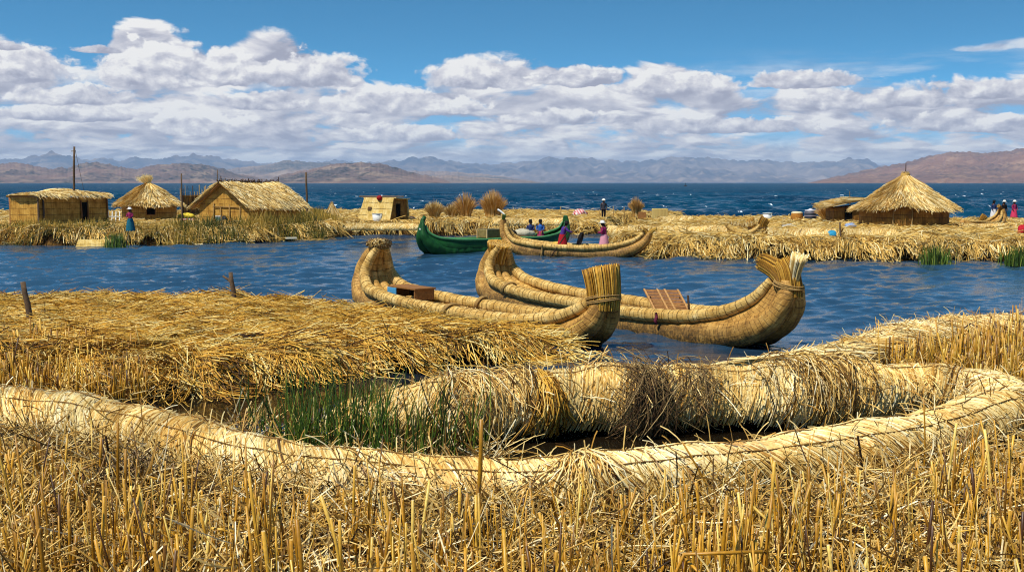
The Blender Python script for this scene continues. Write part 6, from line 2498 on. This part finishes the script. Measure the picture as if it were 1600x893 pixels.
crescent()
def puma_prow(px, py, label, s=1.0, flip=1):
    """upright reed figurehead: a thick tied neck with a flared top"""
    c = P(px, py, TOPI)
    root = thing("reed_figurehead", label, "reed bundle", tuple(c))
    fr = Frame(c[:2], c[:2] + np.array([flip, 0]))
    fr.A[2] = TOPI
    mb = MB()
    brush(mb, fr, [(0, 0, -.05), (-.02, 0, .3 * s), (.04, 0, .6 * s), (.2, 0, .85 * s)], 260, .26 * s, .30 * s, 981 + px, tone=.35)
    part(mb, "reed_neck", [GOLD, CUT], root)
    mb = MB()
    wrap_rope(mb, fr, (0, 0, .35 * s), .28 * s, 1, 0, 2, .03, .06, 2)
    part(mb, "tie", ROPED, root)


puma_prow(1176, 366, "brown upright reed bundle right of the crescent", 1.0, -1)
puma_prow(1191, 365, "pale flaring reed bundle beside the brown one", 1.05, 1)

# small reed boat drawn up at the right
A5, B5 = P(1508, 356, TOPI), P(1562, 353, TOPI)
fr5 = Frame(A5, B5)
fr5.A[2] = TOPI
L5 = fr5.L
main5 = [(-.4, .06, .45, .10), (.1, .2, .22, .20), (.8, .26, .12, .24), (L5 - .7, .26, .14, .25), (L5 - .1, .2, .4, .24), (L5 + .2, .14, .8, .2), (L5 + .12, .1, 1.15, .14)]
rail5 = [(-.2, .1, .5, .07), (.3, .3, .42, .09), (1.0, .38, .40, .09), (L5 - .8, .34, .48, .09), (L5 - .25, .22, .75, .08), (L5 - .05, .12, 1.05, .07)]
b5, fr5b = reed_boat("small reed boat drawn up on the straw right of the round hut", A5, B5, main5, rail5, None, (.2, 1, .2, .3), (BUN, BUNG, BUNIN), floor=False)
for ch in [b5] + list(b5.children):
    pass
b5.location.z += TOPI
mb = MB()
brush(mb, fr5, [(L5 + .15, 0, .95), (L5 + .10, 0, 1.1), (L5 - .05, 0, 1.28), (L5 - .3, 0, 1.4)], 140, .14, .12, 991, tone=.4)
part(mb, "stern_brush", [GOLD, CUT], b5)
puma_prow(1534, 352, "short upright reed bundle beside the small boat at right", .8, 1)

# buoys and far boat
for (px, py, r_, lab) in ((1200, 318.5, .38, "orange buoy floating on the open lake, nearest of the two"), (1211, 314, .32, "smaller orange buoy floating beyond the other one")):
    c = P(px, py, 0)
    root = thing("buoy", lab, "buoy", tuple(c))
    mb = MB()
    lathe(mb, c, [(.001, -r_ * .6), (r_ * .8, -r_ * .4), (r_, r_ * .1), (r_ * .85, r_ * .55), (r_ * .4, r_ * .9), (.001, r_)])
    part(mb, "float", plain("orange_float", '#c87a50', .5, .3, .1), root)
    mb = MB()
    lathe(mb, c, [(r_ * .16, r_ * .9), (r_ * .16, r_ * 1.25), (.001, r_ * 1.26)], 10)
    part(mb, "ring", WHITE, root)
c = D(1071, 286.3, 1200)
c[2] = 0
root = thing("far_boat", "tiny dark boat on the horizon of the lake", "boat", tuple(c))
mb = MB()
lathe(mb, c, [(.001, -.2), (1.4, 0), (1.9, .8), (1.6, .8), (.001, .5)], 14, sq=.4)
part(mb, "hull", WOODD, root)
mb = MB()
pole(mb, c + [0, 0, .5], c + [0, 0, 3.6], .22)
part(mb, "standing_figure", BLACK, root)

# white sea birds' worth of floats is left to the whitecaps; one pale gull stands behind the round hut roof
c = P(1498, 341, TOPI)


# ------------------------------------------------------------------ people
SKIN = plain("brown_skin", '#7a4a30', .6, .3, .1, 10)
HAIR = plain("black_hair", '#14100e', .6, .3, .1)
HATW = plain("white_hat", '#dcd8cc', .8, .1, .1)
HATB = plain("dark_hat", '#1e1a1a', .8, .1, .1)


def person(label, foot, face, cols, height=1.55, hat='white', skirt=None, pose='stand', lean=0.0, holding=None):
    """foot: ground point; face: heading in radians (0 = +Y); cols: dict of materials"""
    root = thing("person", label, "person", tuple(foot))
    root.rotation_euler = (0, 0, -face)
    k = height / 1.6
    J = {'pel': (0, 0, .88), 'sp': (0, .01 + lean * .12, 1.08), 'ch': (0, .0 + lean * .28, 1.26), 'nk': (0, .01 + lean * .38, 1.38), 'hd0': (0, .03 + lean * .44, 1.45), 'hd1': (0, .04 + lean * .46, 1.53), 'hd2': (0, .03 + lean * .46, 1.59)}
    if pose == 'sit':
        dz = -.42
        for q in list(J):
            J[q] = (J[q][0], J[q][1], J[q][2] + dz)
    arms = {'stand': [(.17, .02, 1.30), (.24, .03, 1.08), (.22, .14, .88), (.21, .20, .80)],
            'row': [(.17, .06, 1.30), (.25, .22, 1.12), (.17, .42, 1.04), (.13, .50, 1.03)],
            'hold': [(.17, .02, 1.30), (.24, .05, 1.08), (.12, .26, 1.02), (.06, .32, 1.03)],
            'sit': [(.17, .02, .88), (.24, .06, .66), (.16, .26, .56), (.12, .33, .55)]}[pose]
    legs = {'sit': [(.09, 0, .46), (.12, .36, .44), (.12, .40, .10), (.12, .50, .03)]}.get(pose, [(.09, 0, .84), (.10, .03, .46), (.10, -.02, .09), (.11, .11, .03)])
    V, E, Rr = [], [], []

    def addv(p, r, par=None):
        V.append([q * k for q in p])
        Rr.append(r * k)
        if par is not None:
            E.append((par, len(V) - 1))
        return len(V) - 1
    pe = addv(J['pel'], .125)
    sp = addv(J['sp'], .115, pe)
    ch = addv(J['ch'], .135, sp)
    nk = addv(J['nk'], .055, ch)
    h0 = addv(J['hd0'], .075, nk)
    h1 = addv(J['hd1'], .095, h0)
    addv(J['hd2'], .06, h1)
    nose = addv((0, J['hd1'][1] + .105, J['hd1'][2] - .02), .018, h1)
    for s in (-1, 1):
        lean_off = lean * .30 if pose != 'sit' else 0
        p = ch
        for (q, r) in zip(arms, (.055, .043, .034, .036)):
            p = addv((q[0] * s, q[1] + lean_off, q[2]), r, p)
        p = pe
        for (q, r) in zip(legs, (.085, .06, .042, .038)):
            p = addv((q[0] * s, q[1], q[2]), r, p)
    me = bpy.data.meshes.new("body")
    me.from_pydata(V, E, [])
    o = bpy.data.objects.new("body", me)
    C.objects.link(o)
    md = o.modifiers.new("skin", 'SKIN')
    md.use_smooth_shade = True
    for i, sv in enumerate(me.skin_vertices[0].data):
        sv.radius = (Rr[i], Rr[i])
        sv.use_root = (i == 0)
    ms = o.modifiers.new("sub", 'SUBSURF')
    ms.levels = 1
    ms.render_levels = 1
    me.materials.append(SKIN)
    o.parent = root

    def pt(mb, name, mat):
        q = mb.build(name, mat)
        q.parent = root
        return q
    zo = -.42 if pose == 'sit' else 0
    # jacket over the trunk, sleeves along the arms
    mb = MB()
    trunk = np.array([J['pel'], J['sp'], J['ch'], J['nk']]) * k
    trunk[0, 2] -= .02
    mb.tubes(spline(np.concatenate([trunk, ], 0), 10)[None], np.interp(np.linspace(0, 1, 10), [0, .35, .75, 1], [.165, .155, .175, .075])[None] * k, 12, .5, cap=2)
    for s in (-1, 1):
        lo = lean * .30 if pose != 'sit' else 0
        arm = np.array([(q[0] * s, q[1] + lo, q[2]) for q in arms[:3]]) * k
        mb.tubes(spline(arm, 8)[None], np.linspace(.068, .046, 8)[None] * k, 9, .5, cap=2)
    pt(mb, "jacket", cols['jacket'])
    if skirt:
        mb = MB()
        zt, zb = (.93 + zo) * k, (skirt if pose != 'sit' else .06) * k
        hh = np.linspace(0, 1, 8)
        th = np.linspace(0, 2 * math.pi, 25)[:-1]
        rr = (.17 + .15 * hh ** .8)[:, None] * k * (1 + .07 * hh[:, None] * np.sin(th * 9)[None])
        fy = (.18 * hh ** .7)[:, None] if pose == 'sit' else 0 * hh[:, None]
        mb.grid(np.stack([rr * np.cos(th)[None], rr * np.sin(th)[None] * (1.25 if pose == 'sit' else 1) + fy, (zt + (zb - zt) * hh)[:, None] + 0 * th[None]], -1), wrap=True)
        pt(mb, "skirt", cols['skirt'])
    else:
        mb = MB()
        for s in (-1, 1):
            leg = np.array([(q[0] * s, q[1], q[2]) for q in legs[:3]]) * k
            mb.tubes(spline(leg, 8)[None], np.linspace(.10, .062, 8)[None] * k, 9, .5, cap=2)
        pt(mb, "trousers", cols.get('skirt', HAIR))
    hc = np.array(J['hd1']) * k
    mb = MB()
    lathe(mb, hc + np.array([0, -.025, -.05]) * k, [(.09 * k, -.03 * k), (.108 * k, .03 * k), (.105 * k, .09 * k), (.06 * k, .14 * k), (.001, .15 * k)], 14)
    for s in (-1, 1):
        br = hc + np.array([[.05 * s, -.09, -.03], [.06 * s, -.13, -.15], [.05 * s, -.14, -.32]]) * k
        if skirt:
            mb.tubes(br[None], [[.03 * k, .024 * k, .014 * k]], 6, .5, cap=2)
    pt(mb, "hair", HAIR)
    if hat:
        mb = MB()
        br = .20 if hat == 'white' else .17
        lathe(mb, hc + np.array([0, -.01, .035]) * k, [(br * k, 0), (br * k, .012 * k), (.118 * k, .03 * k), (.112 * k, .11 * k), (.07 * k, .14 * k), (.001, .145 * k)], 18)
        pt(mb, "hat", HATW if hat == 'white' else HATB)
    return root


cl = {n_: plain(n_, h_, .85, .1, .2, 14) for n_, h_ in (('teal_wool', '#1c5c6c'), ('red_wool', '#a02028'), ('purple_wool', '#4a3078'), ('pink_wool', '#c88a96'), ('magenta_wool', '#8a2850'), ('black_wool', '#18161a'),
                                                      ('navy_wool', '#24365e'), ('blue_wool', '#2c5ca0'), ('white_wool', '#d4d0cc'), ('rose_wool', '#c83a5a'), ('grey_wool', '#3a3a40'))}
person("woman in teal skirt and white hat standing before the small round hut", P(204, 361.5, TOPI), R(200), {'jacket': cl['magenta_wool'], 'skirt': cl['teal_wool']}, 1.4, 'white', .06, 'hold')
person("man in dark clothes and pale cap standing on the middle island", P(943, 342.5, TOPI), R(170), {'jacket': cl['grey_wool'], 'skirt': cl['black_wool']}, 1.58, 'white', None, 'stand')
s_ = (P(872, 390, 0)[0] - fr3.A[0]) / fr3.e[0]
person("woman in red skirt and purple top rowing in the third reed boat", fr3(np.array(s_), np.array(0), np.array(.32)), R(95), {'jacket': cl['purple_wool'], 'skirt': cl['red_wool']}, 1.5, 'dark', .05, 'row', .45)
s_ = (P(930, 390, 0)[0] - fr3.A[0]) / fr3.e[0]
person("woman in pale pink skirt and white hat in the third reed boat", fr3(np.array(s_), np.array(0), np.array(.32)), R(-80), {'jacket': cl['magenta_wool'], 'skirt': cl['pink_wool']}, 1.55, 'white', .05, 'hold', .15)
for i, (px, jk, sk, lab) in enumerate(((831, 'navy_wool', 'rose_wool', "left of two seated people in blue in the green boat"), (843, 'blue_wool', 'magenta_wool', "right of two seated people in blue in the green boat"))):
    s_ = min(np.linspace(0, L4, 300), key=lambda q: abs(topix(fr4(np.array(q), np.array(0), np.array(.7)))[0] - px))
    person(lab, fr4(np.array(s_), np.array(.12 - .2 * i), np.array(.52)), R(190), {'jacket': cl[jk], 'skirt': cl[sk]}, 1.5, 'dark', .05, 'sit')
for px, jk, sk, hat, lab in ((1552, 'navy_wool', 'white_wool', 'dark', "woman in navy top with white skirt, leftmost of three at right"),
                             (1568, 'black_wool', 'grey_wool', 'white', "person in black with white hat, middle of three at right"),
                             (1584, 'magenta_wool', 'rose_wool', 'white', "woman in bright pink skirt, rightmost of three at right")):
    person(lab, P(px, 343.5, TOPI), R(160), {'jacket': cl[jk], 'skirt': cl[sk]}, 1.5, hat, .06, 'stand')

# oar and rope things of the third boat
s_ = (P(895, 390, 0)[0] - fr3.A[0]) / fr3.e[0]
mb = MB()
a = fr3(np.array(s_ - .55), np.array(-.35), np.array(1.30))
b = fr3(np.array(s_ - 1.25), np.array(-1.35), np.array(-.1))
pole(mb, a, b, .035)
tag(mb.build("oar", WOODD, loc=tuple(a)), "dark oar held by the woman in red skirt", "oar")
mb = MB()
rope_loop(mb, fr3, s_ - .1, 1, .2, .85, .42, 3, .035)
tag(mb.build("oar_yoke", HATB, loc=tuple(fr3(np.array(s_), np.array(.2), np.array(.85)))), "dark bent hoop on the rail between the two women", "hoop")
mb = MB()
s_ = (P(851, 390, 0)[0] - fr3.A[0]) / fr3.e[0]
pole(mb, fr3(np.array(s_), np.array(-.86), np.array(.62)), fr3(np.array(s_ - .05), np.array(-.98), np.array(-.1)), .05)
tag(mb.build("pale_fender", ROPE, loc=tuple(fr3(np.array(s_), np.array(-.9), np.array(.5)))), "pale stick hanging over the side of the third reed boat", "stick")
